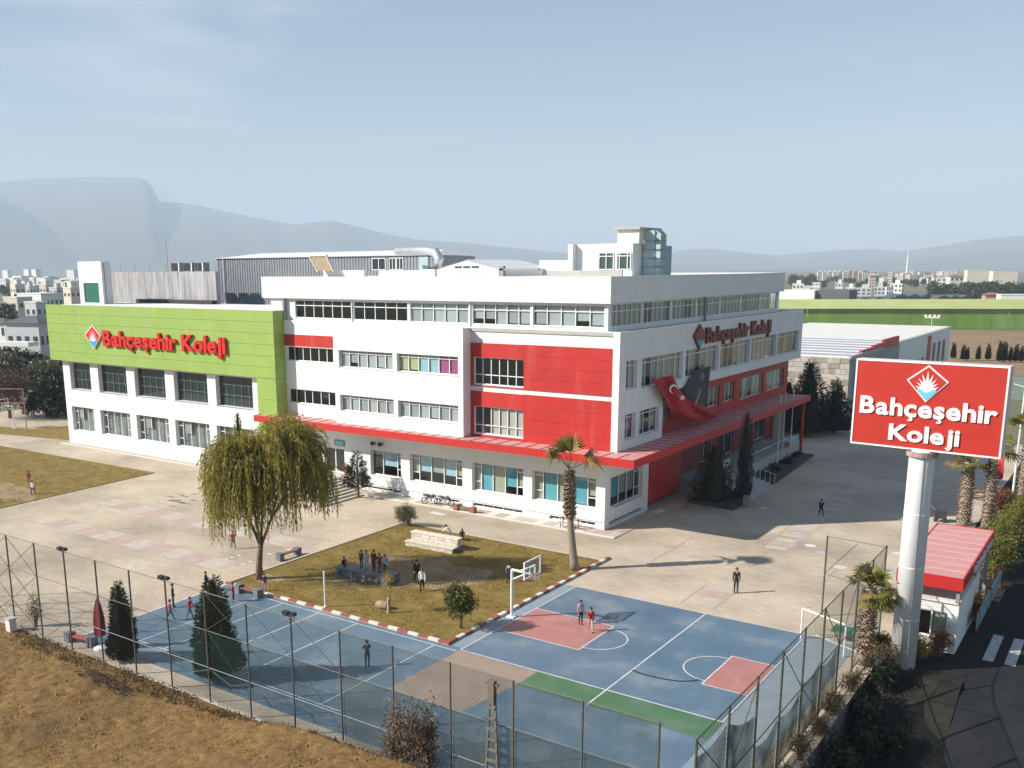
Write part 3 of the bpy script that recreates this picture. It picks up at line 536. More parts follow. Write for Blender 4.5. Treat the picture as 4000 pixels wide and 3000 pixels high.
mb=MB(); mb.poly([sp_(*q,-31.69) for q in ((905,955),(985,935),(980,1190),(960,1190),(860,1110),(850,1030))]); mb.build('suit_shape',mat('banner_tone2',(.06,.06,.07),.7,.4,2),bn)
mb=MB(); mb.poly([sp_(*q,-31.66) for q in ((932,1015),(940,1015),(905,1130),(880,1190),(870,1190))]); mb.build('pale_line',BG,bn)
# ================================================================== ground
def struct(o): o['kind']='structure'; return o
def sheet(name,pts,z,m,parent=None):
    mb=MB(); mb.poly([(p[0],p[1],z) for p in pts]); return mb.build(name,m,parent)
def rect(x0,x1,y0,y1): return [(x0,y0),(x1,y0),(x1,y1),(x0,y1)]
GROUND=mat('plain_ground',(.20,.17,.10),.95,.3,.012,col2=(.10,.12,.055),detail=10)
_g=MB(); _H=(-9.75,9.0,8.0,50.1)                 # the plain, with the sunken road cutting left open
for r_ in ((-14000,_H[0],-2000,14500),(_H[1],9000,-2000,14500),(_H[0],_H[1],-2000,_H[2]),(_H[0],_H[1],_H[3],14500)): _g.poly([(p[0],p[1],-.08) for p in rect(*r_)])
struct(_g.build('ground',GROUND))
PAV=mat('paving',(.54,.465,.365),.85,.10,.35,.04,40)
n=PAV.node_tree.nodes; l=PAV.node_tree.links.new
g=n.new('ShaderNodeNewGeometry'); mpp=n.new('ShaderNodeMapping'); mpp.inputs['Rotation'].default_value=(0,0,.0); bt=n.new('ShaderNodeTexBrick'); bt.inputs['Scale'].default_value=1.0; bt.inputs['Brick Width'].default_value=.62; bt.inputs['Row Height'].default_value=.31; bt.inputs['Mortar Size'].default_value=.022; bt.inputs['Mortar Smooth'].default_value=.3
bt.inputs['Color1'].default_value=(1,1,1,1); bt.inputs['Color2'].default_value=(.88,.86,.85,1); bt.inputs['Mortar'].default_value=(.78,.76,.73,1)
ml=n.new('ShaderNodeMixRGB'); ml.blend_type='MULTIPLY'; ml.inputs['Fac'].default_value=1
b=n['Principled BSDF']; src=b.inputs['Base Color'].links[0].from_socket
l(g.outputs['Position'],mpp.inputs['Vector']); l(mpp.outputs['Vector'],bt.inputs['Vector'])
st2=n.new('ShaderNodeTexNoise'); st2.inputs['Scale'].default_value=.12; st2.inputs['Detail'].default_value=8; l(g.outputs['Position'],st2.inputs['Vector']); sr=n.new('ShaderNodeValToRGB'); sr.color_ramp.elements[0].position=.35; sr.color_ramp.elements[0].color=(.74,.72,.70,1); sr.color_ramp.elements[1].position=.6; sr.color_ramp.elements[1].color=(1.06,1.05,1.03,1); l(st2.outputs['Fac'],sr.inputs['Fac'])
m2=n.new('ShaderNodeMixRGB'); m2.blend_type='MULTIPLY'; m2.inputs['Fac'].default_value=1
l(src,ml.inputs['Color1']); l(bt.outputs['Color'],ml.inputs['Color2']); l(ml.outputs['Color'],m2.inputs['Color1']); l(sr.outputs['Color'],m2.inputs['Color2']); l(m2.outputs['Color'],b.inputs['Base Color'])
pav=struct(sheet('paving',rect(-135,-9.6,26.9,124),0,PAV))
PRED=mat('paving_red',(.47,.355,.305),.85,.14,1.2); PCR=mat('paving_cream',(.50,.44,.37),.85,.12,1.5); PLN=mat('paving_line',(.42,.35,.30),.85,.2,1.5); PWH=mat('slab_white',(.66,.62,.56),.8,.08,1.5)
def pr(nm,x0,x1,y0,y1,m,z=.004): return sheet(nm,rect(x0,x1,y0,y1),z,m,pav)
for i in range(6): pr('red_paving_panel',-71.7+i*4.2,-69.6+i*4.2,47.2,49.4,PRED); pr('cream_paving_panel',-73.8+i*4.2,-71.75+i*4.2,47.2,49.4,PCR)
for i in range(5): pr('red_paving_panel',-71.2+i*4.2,-69.1+i*4.2,40.6,42.7,PRED); pr('cream_paving_panel',-69.05+i*4.2,-67.05+i*4.2,40.6,42.7,PCR)
for y in (40.5,42.75,47.1,49.45): pr('paving_line',-74.5,-50,y,y+.07,PLN,.006)
for y0 in (53.6,67.0,70.9,74.7,78.6,82.6): 
    pr('red_paving_panel',-21.35,-19.55,y0+.9,y0+2.2,PRED); pr('cream_paving_panel',-21.2,-19.7,y0,y0+.85,PCR); pr('cream_paving_panel',-21.2,-19.7,y0+2.25,y0+3.3,PCR)
for x in (-21.55,-19.5): pr('paving_line',x,x+.12,52.5,57.3,PLN,.006); pr('paving_line',x,x+.12,66.8,104,PLN,.006)
for y in (58.55,61.9): pr('paving_line',-29,-11,y,y+.08,PCR,.006); pr('paving_line',-29,-11,y+.1,y+.16,PLN,.0065)
for x in (-26.6,-15.6): pr('paving_line',x,x+.2,59,69,PLN,.006)
def disc(c,r,m,z=.008,sq=1):
    mb=MB(); mb.poly([(c.x+r*math.cos(k*math.pi/10),c.y+sq*r*math.sin(k*math.pi/10),z) for k in range(20)]); return mb.build('painted_mark',m,pav)
for k,x,y,r,m in (('H',675,795,.42,PWH),('H',888,950,.45,PWH),('H',750,845,.34,mat('mark_lilac',(.45,.47,.60),.8)),('H',580,705,.34,mat('mark_lilac',(.4,.4,.5),.8)),('H',1300,852,.35,PWH),('H',1240,968,.3,mat('mark_blue',(.25,.42,.60),.8)),('H',335,525,.3,PWH)): disc(gr(k,x,y),r,m)
MARK=mat('mark_grey',(.24,.22,.20),.9,.2,2)
for x,y,a,b in ((1300,427,.5,.12),(1230,443,.5,.15),(1260,470,.5,.14),(1330,440,.5,.15),(1395,425,.4,.12),(1290,468,.35,.12),(1240,512,.4,.12),(1270,480,1.2,.16),(1395,470,.4,.15),(1340,490,.9,.12),(1150,490,.6,.05)):
    c=gr('E',x,y); pr('painted_mark',c.x-a,c.x+a,c.y-b,c.y+b,MARK,.007)
for x,y in ((1630,890),(1670,880),(1720,865),(1800,910),(1750,930),(1940,855),(2080,825)): c=gr('E',x,y); pr('painted_mark',c.x-.16,c.x+.16,c.y-.12,c.y+.12,PWH,.007)
for x,y in ((1310,565),(1730,580),(1580,470)): c=gr('F',x,y); pr('drain_cover',c.x-.75,c.x+.75,c.y-.32,c.y+.32,PWH,.008)
# walkway of slabs along the wall
wk=struct(MB().box(-59,-31.2,62.75,64.44,0,.05).build('walkway',mat('walk_base',(.45,.38,.33),.85,.15,1)))
random.seed(5)
for i in range(30):
    x=-59+i*.925; m=random.choice([PRED,PWH,PCR,PCR,PRED])
    ub('slab',m,wk,x+.02,x+.9,63.15,64.42,.05,.065)
ub('kerb_line',PWH,wk,-59,-31.2,62.78,63.1,.05,.08)
wk2=struct(MB().box(-32.3,-31.2,64.46,76,0,.05).build('walkway',mat('walk_base',(.45,.38,.33),.85,.15,1)))
for i in range(13): ub('slab',random.choice([PRED,PWH,PCR]),wk2,-32.25,-31.5,64.5+i*.88,64.5+i*.88+.85,.05,.065)
ub('kerb_line',PWH,struct(MB().box(-104,-69.8,62.6,63.68,0,.05).build('walkway',mat('walk_base',(.45,.38,.33),.85,.15,1))),-104,-69.8,62.6,62.85,.05,.09)
# ------------------------------------------------------------------ lawns
GRA=mat('dry_grass',(.145,.098,.017),.95,.3,1.3,.5,26,col2=(.28,.195,.045),detail=12); DIRT=mat('bare_earth',(.36,.27,.17),.95,.3,.8,.3,14,col2=(.26,.18,.08))
lawn=MB().box(-47.0,-29.4,39.25,57.3,0,.055).build('lawn',GRA); struct(lawn)
lawn2=MB().prism([(-135,40.5),(-79.0,40.9),(-80.3,58.3),(-107,57.6),(-135,57)],0,.05).build('lawn',GRA); struct(lawn2)
lawn3=MB().prism([(-125,60.3),(-104.5,64.6),(-104.2,71),(-114,72),(-116.5,66.5),(-125,64)],0,.05).build('lawn',GRA); struct(lawn3)
def blobsheet(cx,cy,rx,ry,z,m,par,nm='bare_patch',n=26):
    ph=[random.uniform(0,6.3) for _ in range(4)]; mb=MB(); pts=[]
    for k in range(n): a=2*math.pi*k/n; r=1+.16*math.sin(3*a+ph[0])+.1*math.sin(5*a+ph[1])+.07*math.sin(9*a+ph[2]); pts.append((cx+rx*r*math.cos(a),cy+ry*r*math.sin(a),z))
    mb.poly(pts); return mb.build(nm,m,par)
blobsheet(-39.6,47.8,3.4,3.2,.059,DIRT,lawn); blobsheet(-36.4,48.6,2.9,2.6,.0605,DIRT,lawn); blobsheet(-45.6,41.3,1.1,.8,.059,DIRT,lawn); blobsheet(-41,43.4,2.2,.5,.059,DIRT,lawn)
blobsheet(-84.5,45,4.2,2.0,.054,DIRT,lawn2); blobsheet(-88,46,3,1.2,.055,DIRT,lawn2)
# grass tufts
def tufts(n,xr,yr,z,h,m,name,lab,avoid=None,zf=None):
    P=np.stack([rng.uniform(*xr,n),rng.uniform(*yr,n),np.full(n,z)],1)
    dens=np.sin(P[:,0]*1.7)+np.sin(P[:,1]*2.1+P[:,0]*.6)+rng.normal(size=n)*.9; P=P[dens>-.5]
    if zf is not None: P[:,2]=zf(P[:,0],P[:,1])
    V,Q=leaf_quads(P,h,h*.28,-2.2); o=np_mesh(name,V,Q,m); tag(o,lab,'grass',kind='stuff'); return o
TUFT=leafm('grass_blade',(.15,.12,.02),(.32,.23,.05),.3,2.5)
tufts(26000,(-47,-29.4),(39.3,57.2),.05,.11,TUFT,'lawn_grass','short dry yellow grass of the square lawn')
tufts(14000,(-110,-79.8),(41,57.6),.05,.13,TUFT,'field_grass','patchy dry grass on the lawn beside the green wing')
# kerbs
KR=mat('kerb_red',(.32,.095,.07),.85,.25,2); KW=mat('kerb_white',(.66,.63,.56),.8,.12,2); KG=mat('kerb_grey',(.42,.38,.33),.85,.15,1)
kb=struct(MB().box(-47.2,-29.1,39.02,39.24,-.02,.02).build('kerb',KG))
n=25; xs=lin(-47.2,-29.1,n+1)
for i in range(n): ub('kerb_stone',KW if i%2 else KR,kb,xs[i]+.012,xs[i+1],39.03+random.uniform(-.012,.012),39.24,0,.14+random.uniform(-.012,.012))
kb=struct(MB().box(-29.38,-29.12,39.26,58.2,-.02,.02).build('kerb',KG))
n=27; xs=lin(39.26,58.2,n+1)
for i in range(n): ub('kerb_stone',KW if i%2 else KR,kb,-29.37,-29.13+random.uniform(-.012,.012),xs[i]+.012,xs[i+1],0,.14+random.uniform(-.012,.012))
kb=struct(MB().box(-47.25,-47.02,39.3,57.4,0,.07).build('kerb',KG))
n=22; xs=lin(39.3,57.4,n+1)
for i in range(n): ub('kerb_stone',PCR,kb,-47.24,-47.03,xs[i]+.015,xs[i+1],.07,.11)
kb=struct(MB().box(-47.0,-29.4,57.32,57.52,0,.06).build('kerb',KG))
n=20; xs=lin(-47.0,-29.4,n+1)
for i in range(n): ub('kerb_stone',PCR,kb,xs[i]+.015,xs[i+1],57.33,57.51,.06,.1)
# ------------------------------------------------------------------ sports courts
BLUE=mat('court_blue',(.085,.150,.22),.45,.14,.35,.02,30,col2=(.145,.215,.275),detail=12,wear=((.27,.31,.34),.35,(1,1,1),.52,.5)); CPINK=mat('court_pink',(.42,.185,.165),.55,.12,.5,detail=9,wear=((.46,.33,.29),.6,(1,1,1),.52,.55)); CTAN=mat('court_tan',(.33,.25,.19),.6,.12,.6,wear=((.24,.22,.20),.5,(1,1,1),.5,.6)); CGRN=mat('court_green',(.075,.17,.085),.5,.12,.6,wear=((.17,.22,.17),.5,(1,1,1),.5,.6)); LINE=mat('court_line',(.66,.66,.65),.6,.08,1.5,wear=((.28,.32,.36),1.6,(1,1,1),.52,.7))
BLUE2=mat('court_blue_worn',(.20,.27,.33),.6,.2,1.2,col2=(.30,.34,.36),detail=9)
ct=struct(sheet('sports_court',[(-46.9,28.2),(-11.0,28.2),(-11.0,51.45),(-29.1,51.7),(-29.1,39.0),(-47.15,39.0)],.006,BLUE))
def cs_(nm,pts,z,m): return sheet(nm,pts,z,m,ct)
cs_('court_edge',[(-47.15,39.0),(-46.9,28.2),(-46.75,28.2),(-47.0,38.95)],.010,LINE)
cs_('key_area',rect(-28.2,-23.05,42.5,46.62),.010,CPINK); cs_('key_area',rect(-15.95,-13.72,42.2,46.3),.010,CPINK)
cs_('tan_area',[(-28.2,38.8),(-23.1,38.8),(-23.4,37.0),(-23.6,35.0),(-23.9,33.0),(-28.3,33.0)],.0085,CTAN); cs_('green_area',rect(-23.35,-13.6,36.9,38.82),.010,CGRN)
cs_('worn_strip',rect(-29.08,-28.28,39.1,51.6),.010,BLUE2); cs_('worn_strip',rect(-13.58,-11.02,28.3,51.4),.0095,BLUE2)
def ln(x0,x1,y0,y1): cs_('court_line',rect(x0,x1,y0,y1),.015,LINE)
LWD=.07
ln(-28.24,-28.16,38.9,51.6); ln(-28.16,-13.6,38.84,38.92); ln(-19.54,-19.46,38.92,51.55); ln(-28.16,-23.05,42.43,42.5); ln(-28.16,-23.05,46.62,46.69); ln(-23.05,-22.98,42.43,46.69)
ln(-16.02,-15.95,42.13,46.37); ln(-15.95,-13.72,42.13,42.2); ln(-15.95,-13.72,46.3,46.37); ln(-13.72,-13.65,38.92,51.4); ln(-19.54,-19.46,36.9,38.84)
def arc(cx,cy,r,a0,a1,w_=.07):
    mb=MB(); n=22
    for k in range(n):
        t0,t1=math.radians(a0+(a1-a0)*k/n),math.radians(a0+(a1-a0)*(k+1)/n)
        mb.quad(*[(cx+R_*math.cos(t),cy+R_*math.sin(t),.0152) for R_,t in ((r,t0),(r+w_,t0),(r+w_,t1),(r,t1))])
    mb.build('court_line',LINE,ct)
arc(-22.98,44.56,1.62,-90,90); arc(-16.02,44.25,1.62,90,270)
_q=[gr('K',a,b) for a,b in ((1235,955),(1290,978),(1350,995),(1430,1013),(1500,1025),(1570,1035),(1640,1036),(1720,1025))]; _m=MB()
for _a,_b in zip(_q,_q[1:]): _n=Vector((-(_b-_a).y,(_b-_a).x,0)).normalized()*.07; _m.quad(*[(v.x,v.y,.0155) for v in (_a-_n,_b-_n,_b+_n,_a+_n)])
_m.build('dark_line',mat('court_dark',(.02,.04,.07),.6,.2,2),ct)
for x in (-41.4,-38.4,-35.35,-29.75): ln(x-.035,x+.035,29.8,38.6)
ln(-43.5,-28.3,38.58,38.65); ln(-47,-28.3,29.75,29.82); ln(-43.5,-43.43,29.8,38.6)
cs_('white_edge',rect(-29.0,-11.0,51.48,51.66),.0155,PCR)
# ------------------------------------------------------------------ field in front
def fz(x,y):
    x=np.asarray(x,float); y=np.asarray(y,float)
    r=np.clip((x+38)/18,0,1); h=1.55*r*r*(3-2*r); e=np.clip((26.9-y)/1.3,0,1); e=e*e*(3-2*e)
    roll=.18*np.sin(x*.45+y*.3)+.12*np.sin(x*.9-y*.7)
    return -.03+e*(h+.12+roll*.6+np.clip((24-y)*.02,0,.4))
nx,ny=330,190; X,Y=np.meshgrid(np.linspace(-62,-12,nx),np.linspace(2,26.9,ny)); 
def vnoise(X,Y,s,seed):
    r=np.random.default_rng(seed).random((256,256)); xi=X*s; yi=Y*s; x0=np.floor(xi).astype(int); y0=np.floor(yi).astype(int); fx=xi-x0; fy=yi-y0; fx=fx*fx*(3-2*fx); fy=fy*fy*(3-2*fy)
    g_=lambda a,b: r[a%256,b%256]
    return (g_(x0,y0)*(1-fx)+g_(x0+1,y0)*fx)*(1-fy)+(g_(x0,y0+1)*(1-fx)+g_(x0+1,y0+1)*fx)*fy
edge=np.clip((26.9-Y)/.6,0,1)
Zf=fz(X,Y)+edge*(.10*vnoise(X,Y,1.3,1)+.10*vnoise(X,Y,3.5,2)+.05*vnoise(X,Y,8,3)-.1)
V=np.stack([X,Y,Zf],-1).reshape(-1,3); I=np.arange(nx*ny).reshape(ny,nx); Q=np.stack([I[:-1,:-1],I[:-1,1:],I[1:,1:],I[1:,:-1]],-1).reshape(-1,4)
SOIL=mat('dry_soil',(.115,.066,.020),.95,.3,3.2,.8,9,col2=(.27,.155,.045),detail=13,wear=((.10,.058,.019),.22,(1,1,1),.5,.6))
struct(np_mesh('field',V,Q,SOIL))
zz=lambda x,y: fz(x,y)
STR=leafm('straw',(.22,.12,.03),(.46,.27,.075),.25,3)
o=tufts(90000,(-58,-17),(10,26.6),0,.10,STR,'field_stubble','dry straw coloured stubble covering the foreground field',zf=lambda x,y: fz(x,y)-.02)
# clods of earth and a pile of dead brush
_n=7000; _x=rng.uniform(-58,-17,_n); _y=rng.uniform(10,26.4,_n); _s=rng.gamma(2.0,.014,_n)+.015; _z=fz(_x,_y)+.02; _a=rng.uniform(0,6.28,_n); _V=np.zeros((_n,5,3))
for _k in range(4): _V[:,_k,0]=_x+_s*np.cos(_a+_k*1.57)*rng.uniform(.7,1.3,_n); _V[:,_k,1]=_y+_s*np.sin(_a+_k*1.57)*rng.uniform(.7,1.3,_n); _V[:,_k,2]=_z-.03
_V[:,4,0]=_x; _V[:,4,1]=_y; _V[:,4,2]=_z+_s*rng.uniform(.6,1.2,_n)
_b=(np.arange(_n)*5)[:,None]; _Q=np.concatenate([_b+np.array([[0,1,4]]),_b+np.array([[1,2,4]]),_b+np.array([[2,3,4]]),_b+np.array([[3,0,4]])])
tag(np_mesh('soil_clods',_V.reshape(-1,3),_Q,mat('clod',(.17,.10,.034),.95,.3,5,col2=(.32,.195,.072))),'loose brown clods of earth scattered over the foreground field','soil',kind='stuff')
_c=gr('I',730,1065); _p=thing('brush_pile',(_c.x,_c.y,float(fz(_c.x,_c.y))),'low dark pile of dead twigs lying on the foreground field','brush pile'); _m=MB()
for _k in range(130):
    _u=random.uniform(-1.9,1.9); _v=random.uniform(-.35,.35); _px,_py=_c.x+_u,_c.y+_v; _t=random.uniform(-.5,.5); _l=random.uniform(.3,.8); _z0=float(fz(_px,_py))+random.uniform(.03,.28)
    _m.tube((_px,_py,_z0),(_px+_l*math.cos(_t),_py+_l*math.sin(_t),_z0+random.uniform(-.08,.14)),.018,.008,n=4)
_m.build('twigs',mat('dead_twig',(.045,.03,.02),.9,.3,5),_p)
WEED=leafm('weed',(.11,.08,.04),(.28,.20,.09),.2,3)
o=tufts(5000,(-50,-18),(25.6,27.0),0,.22,WEED,'verge_weeds','dry brown weeds along the foot of the tall fence',zf=lambda x,y: fz(x,y)-.02)
# ------------------------------------------------------------------ road side on the right
ASP=mat('asphalt',(.022,.024,.028),1.0,.2,1.2,.1,40,spec=.1,wear=((.035,.036,.037),.3,(1,.2,1),.5,.6)); _g=MB()  # asphalt darkened past its own tone, putting the corner's deep shade into the colour
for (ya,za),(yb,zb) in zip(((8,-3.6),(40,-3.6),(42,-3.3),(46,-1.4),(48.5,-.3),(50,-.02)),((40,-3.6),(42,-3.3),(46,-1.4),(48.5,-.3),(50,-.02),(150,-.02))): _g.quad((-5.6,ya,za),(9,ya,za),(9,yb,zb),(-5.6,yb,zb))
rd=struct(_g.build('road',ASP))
_g=MB(); _g.quad((-9.75,8,0),(-9.75,49.2,0),(-9.75,49.2,-3.7),(-9.75,8,-3.7)); _g.quad((9,8,0),(9,49.2,0),(9,49.2,-3.7),(9,8,-3.7)); struct(_g.build('retaining_wall',mat('old_wall',(.16,.15,.14),.95,.35,1.2,.3,10,spec=.1)))
_g=MB(); VS=mat('verge_soil',(.030,.029,.025),.95,.3,1.2,.3,20,spec=.1)  # soil painted near black so its colour carries part of the cutting's shade
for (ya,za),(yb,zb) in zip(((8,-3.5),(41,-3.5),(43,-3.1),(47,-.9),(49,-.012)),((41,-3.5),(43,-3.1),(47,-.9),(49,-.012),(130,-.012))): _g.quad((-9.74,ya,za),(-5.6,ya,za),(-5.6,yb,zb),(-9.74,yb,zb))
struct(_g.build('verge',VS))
for i,x in enumerate((-5.25,-4.25,-3.25,-2.25)): sheet('crosswalk_stripe',rect(x,x+.5,53.3,57.6),-.014,mat('worn_line',(.42,.43,.43),.7,.3,3),rd)
for y in (62,68,74,80): sheet('lane_mark',rect(-2.0,-1.85,y,y+2.5),-.014,LINE,rd)
# ------------------------------------------------------------------ tall fences
def netting(par,p0,p1,z0,z1,sp,r,m=RUST,name='netting'):     # diamond wire net on a vertical plane
    p0=Vector(p0); p1=Vector(p1); L_=(p1-p0).length; d=(p1-p0)/L_; nrm=Vector((-d.y,d.x,0)); H=z1-z0; mb=MB()
    def seg(a0,h0,a1,h1):
        A=p0+d*a0+Vector((0,0,z0+h0)); B=p0+d*a1+Vector((0,0,z0+h1)); u=(B-A).normalized(); s=u.cross(nrm)*r
        mb.quad(A-s,A+s,B+s,B-s); 
        k=nrm*r; mb.quad(A-k,A+k,B+k,B-k)
    c=-H
    while c<L_:
        a0,h0=max(c,0),max(-c,0); a1=min(c+H,L_); h1=h0+a1-a0
        if a1>a0: seg(a0,h0,a1,h1); seg(a0,H-h0,a1,H-h1)
        c+=sp
    o=mb.build(name,m,par); o['kind']='stuff'; return o
def floodlight(par,x,y,z,dx=.25):
    o=MB(); o.box(x-dx-.16,x-dx+.16,y-.1,y+.12,z-.02,z+.14); o.tube((x-dx,y,z+.05),(x,y,z),.025,n=5); o.tube((x-.0,y,z-.2),(x,y,z+.05),.04,n=6); o.box(x+.05,x+.3,y-.1,y+.1,z+.02,z+.16); o.build('floodlight',DARK,par)
FE=thing('tall_fence',(-30,27,0),'tall steel post and wire net fence between the dry field and the courts','fence')
px=[-59.5,-56.8,-54.0]+[-51.2+2.83*i for i in range(15)]
for x in px:
    lo=max(float(fz(x,26.3))-.2,-.05) if x>-30 else -.05
    MB().tube((x,27,-.05),(x,27,5.5),.045,n=7).build('post',RUST,FE)
for z,r in ((5.48,.02),(3.6,.018),(1.75,.018),(.12,.018)):
    MB().tube((px[0],27.0,z),(px[-1],27.0,z),r,n=5).build('rail',RUST if z>3 else GREY,FE)
for a,b in ((2,3),(3,4),(1,2)):
    for z0,z1 in ((3.6,5.45),(1.75,3.6),(.1,1.75)):
        MB().tube((px[a],27.03,z0),(px[b],27.03,z1),.018,n=4).build('brace',RUST,FE); MB().tube((px[a],26.97,z1),(px[b],26.97,z0),.018,n=4).build('brace',RUST,FE)
for a,b in ((9,10),(10,11),(11,12)): MB().tube((px[a],27.03,5.4),(px[b],27.03,3.6),.014,n=4).build('brace',RUST,FE); MB().tube((px[a],26.97,3.6),(px[b],26.97,5.4),.014,n=4).build('brace',RUST,FE); MB().tube((px[a],27.03,3.6),(px[b],27.03,1.0),.012,n=4).build('brace',RUST,FE)
for i in (5,8,11): floodlight(FE,px[i],27,5.55)
for i in range(len(px)-1): netting(FE,(px[i],27.02,0),(px[i+1],27.02,0),.1,5.45,.20,.0030)
NET=net_mat('shade_net',(.03,.07,.07),.15); NETG=net_mat('green_net',(.05,.085,.06),.72); NETD=net_mat('dark_net',(.07,.10,.09),.34)
for i in range(8,len(px)-1):
    MB().box(px[i]+.05,px[i+1]-.05,27.06,27.064,.12,3.58).build('shade_net',NET if i<12 else NETD,FE)
    if i>=12: MB().box(px[i]+.05,px[i+1]-.05,27.06,27.064,3.62,5.42).build('shade_net',NET,FE)
    if i<13:
        mb=MB(); mb.path([(px[i],27.1,1.7-.1*(i%2)),((px[i]+px[i+1])/2,27.1,1.15),(px[i+1],27.1,1.6)],[.02]*3,n=4); mb.build('net_cord',GREY,FE)
FR=thing('side_fence',(-10.3,40,0),'tall green netted fence along the right edge of the basketball court','fence')
py=[27.0+2.92*i for i in range(10)]
for y in py: MB().tube((-10.3,y,0),(-10.3,y,5.3),.045,n=7).build('post',STEEL,FR)
for z in (5.28,2.6,.3): MB().tube((-10.3,27,z),(-10.3,53.3,z),.025,n=5).build('rail',STEEL,FR)
for i,(z0,z1) in enumerate(((5.2,2.6),(2.6,5.2),(.3,2.6),(5.2,2.6),(2.6,.3),(5.2,2.6),(2.6,5.2),(.3,2.6),(2.6,5.2))): MB().tube((-10.27,py[i],z0),(-10.27,py[i+1],z1),.02,n=5).build('brace',STEEL,FR)
for i in range(9):
    netting(FR,(-10.33,py[i],0),(-10.33,py[i+1],0),.1,5.25,.2,.004,STEEL)
    if i<6: 
        mb=MB(); yy=lin(py[i]+.04,py[i+1]-.04,7); zt=[2.55+.25*math.sin(i*1.9)-.3*math.sin(math.pi*k/6) for k in range(7)] if i>1 else [4.6-.9*i*k/6-.2*math.sin(math.pi*k/6) for k in range(7)]
        for k in range(6): mb.quad((-10.36,yy[k],.1),(-10.36,yy[k+1],.1),(-10.36,yy[k+1],zt[k+1]),(-10.36,yy[k],zt[k]))
        mb.build('shade_net',NETG,FR)
for a,b in (((-13.85,55.1),(-10.3,53.2)),):
    for p in (a,): MB().tube((p[0],p[1],0),(p[0],p[1],4.85),.05,n=7).build('post',STEEL,FR)
    for z in (4.83,2.6): MB().tube((*a,z),(*b,z+.4*(z>4)),.022,n=5).build('rail',STEEL,FR)
    MB().tube((*a,2.6),(-12.0,54.1,4.9),.02,n=5).build('brace',STEEL,FR)
    netting(FR,(*a,0),(*b,0),2.6,4.8,.2,.004,STEEL)
LPC=mat('old_concrete',(.15,.125,.10),.9,.3,4,.2,20)
# lattice pole beside the fence
lp=thing('lattice_pole',(-18.0,26.75,1.3),'narrow lattice concrete pole with a cross head standing at the fence','utility pole'); mb=MB()
for s in (-1,1): MB().path([(-18.0+s*.34,26.72,-.1),(-18.0+s*.09,26.78,5.3)],[.06,.05],n=4).build('leg',LPC,lp)
for i in range(10): z=.5+i*.42; w_=.34-.25*(z+.1)/5.4; ub('rung',LPC,lp,-18.0-w_,-18.0+w_,26.7,26.8,z,z+.1)
MB().box(-18.0-.13,-18.0+.13,26.66,26.86,4.5,5.4).build('head',LPC,lp); MB().box(-18.28,-17.72,26.7,26.8,5.22,5.3).build('cross_arm',LPC,lp)
# ------------------------------------------------------------------ pylon sign
th=math.radians(-4.88); ux=Vector((math.cos(th),math.sin(th),0)); un=Vector((math.sin(th),-math.cos(th),0)); o0=Vector((-8.45,49.5,0))
PS=thing('pylon_sign',(-8.45,49.85,0),'big red roadside sign board with white lettering on a thick white pole','sign')
def pb(w0,w1,d0,d1,z0,z1,nm,m):
    mb=MB(); c=[o0+ux*w_-un*d for w_,d in ((w0,d0),(w1,d0),(w1,d1),(w0,d1))]; mb.prism([(p.x,p.y) for p in c],z0,z1); return mb.build(nm,m,PS)
mb=MB(); pc=o0-un*.35; mb.path([(pc.x,pc.y,0),(pc.x,pc.y,10.95),(pc.x,pc.y,11.1),(pc.x,pc.y,11.3)],[.60,.58,.58,.5],n=28); mb.build('pole',WHITE2,PS,smooth=True)
MB().tube((pc.x,pc.y,10.98),(pc.x,pc.y,11.22),.72,n=20).build('flange',mat('flange',(.35,.25,.22),.7,.3,4),PS)
for zz_ in (2.7,5.4,8.1): MB().tube((pc.x,pc.y,zz_),(pc.x,pc.y,zz_+.05),.598,n=28).build('joint',WHITE2,PS)
MB().tube((pc.x,pc.y,.0),(pc.x,pc.y,.14),.78,n=20).build('base_plate',DARK,PS)
for k_ in range(8): MB().tube((pc.x+.69*math.cos(k_*.785),pc.y+.69*math.sin(k_*.785),.14),(pc.x+.69*math.cos(k_*.785),pc.y+.69*math.sin(k_*.785),.26),.05,n=6).build('bolt',DARK,PS)
MB().path([(pc.x+.3,pc.y-.53,.4),(pc.x+.25,pc.y-.56,6),(pc.x+.2,pc.y-.56,11)],[.02]*3,n=5).build('cable',GREY,PS)
pb(-3.33,3.43,.03,.72,11.29,15.53,'box',mat('sign_box',(.66,.57,.54),.5,.1,1)); pb(-3.25,3.35,.0,.03,11.37,15.45,'panel',SIGNRED)
for a in ((-3.33,-3.25,11.29,15.53),(3.35,3.43,11.29,15.53),(-3.25,3.35,11.29,11.37),(-3.25,3.35,15.45,15.53)): pb(a[0],a[1],-.03,.03,a[2],a[3],'frame',WHITE2)
def bp(k,x,y):                                     # pixel to board coordinates
    d=Vector(ray(k,x,y)); t=(o0-Vector((0,0,HC))).dot(un)/d.dot(un); q=Vector((0,0,HC))+d*t; return (q-o0).dot(ux), q.z
a0=bp('D',1030,1305); a1=bp('D',2020,1380); at_=bp('D',1035,1185)
lettering(PS,'Bahçeşehir',o0+ux*a0[0]+Vector((0,0,a0[1])),ux,(0,0,1),un,a1[0]-a0[0],at_[1]-a0[1],.07,WHITE2,.05)
a0=bp('D',1235,1500); a1=bp('D',1745,1550); at_=bp('D',1240,1388)
lettering(PS,'Koleji',o0+ux*a0[0]+Vector((0,0,a0[1])),ux,(0,0,1),un,a1[0]-a0[0],at_[1]-a0[1],.07,WHITE2,.05)
e0=bp('D',1368,1095); e1=bp('D',1672,1115); et=bp('D',1540,970); eb=bp('D',1500,1237)
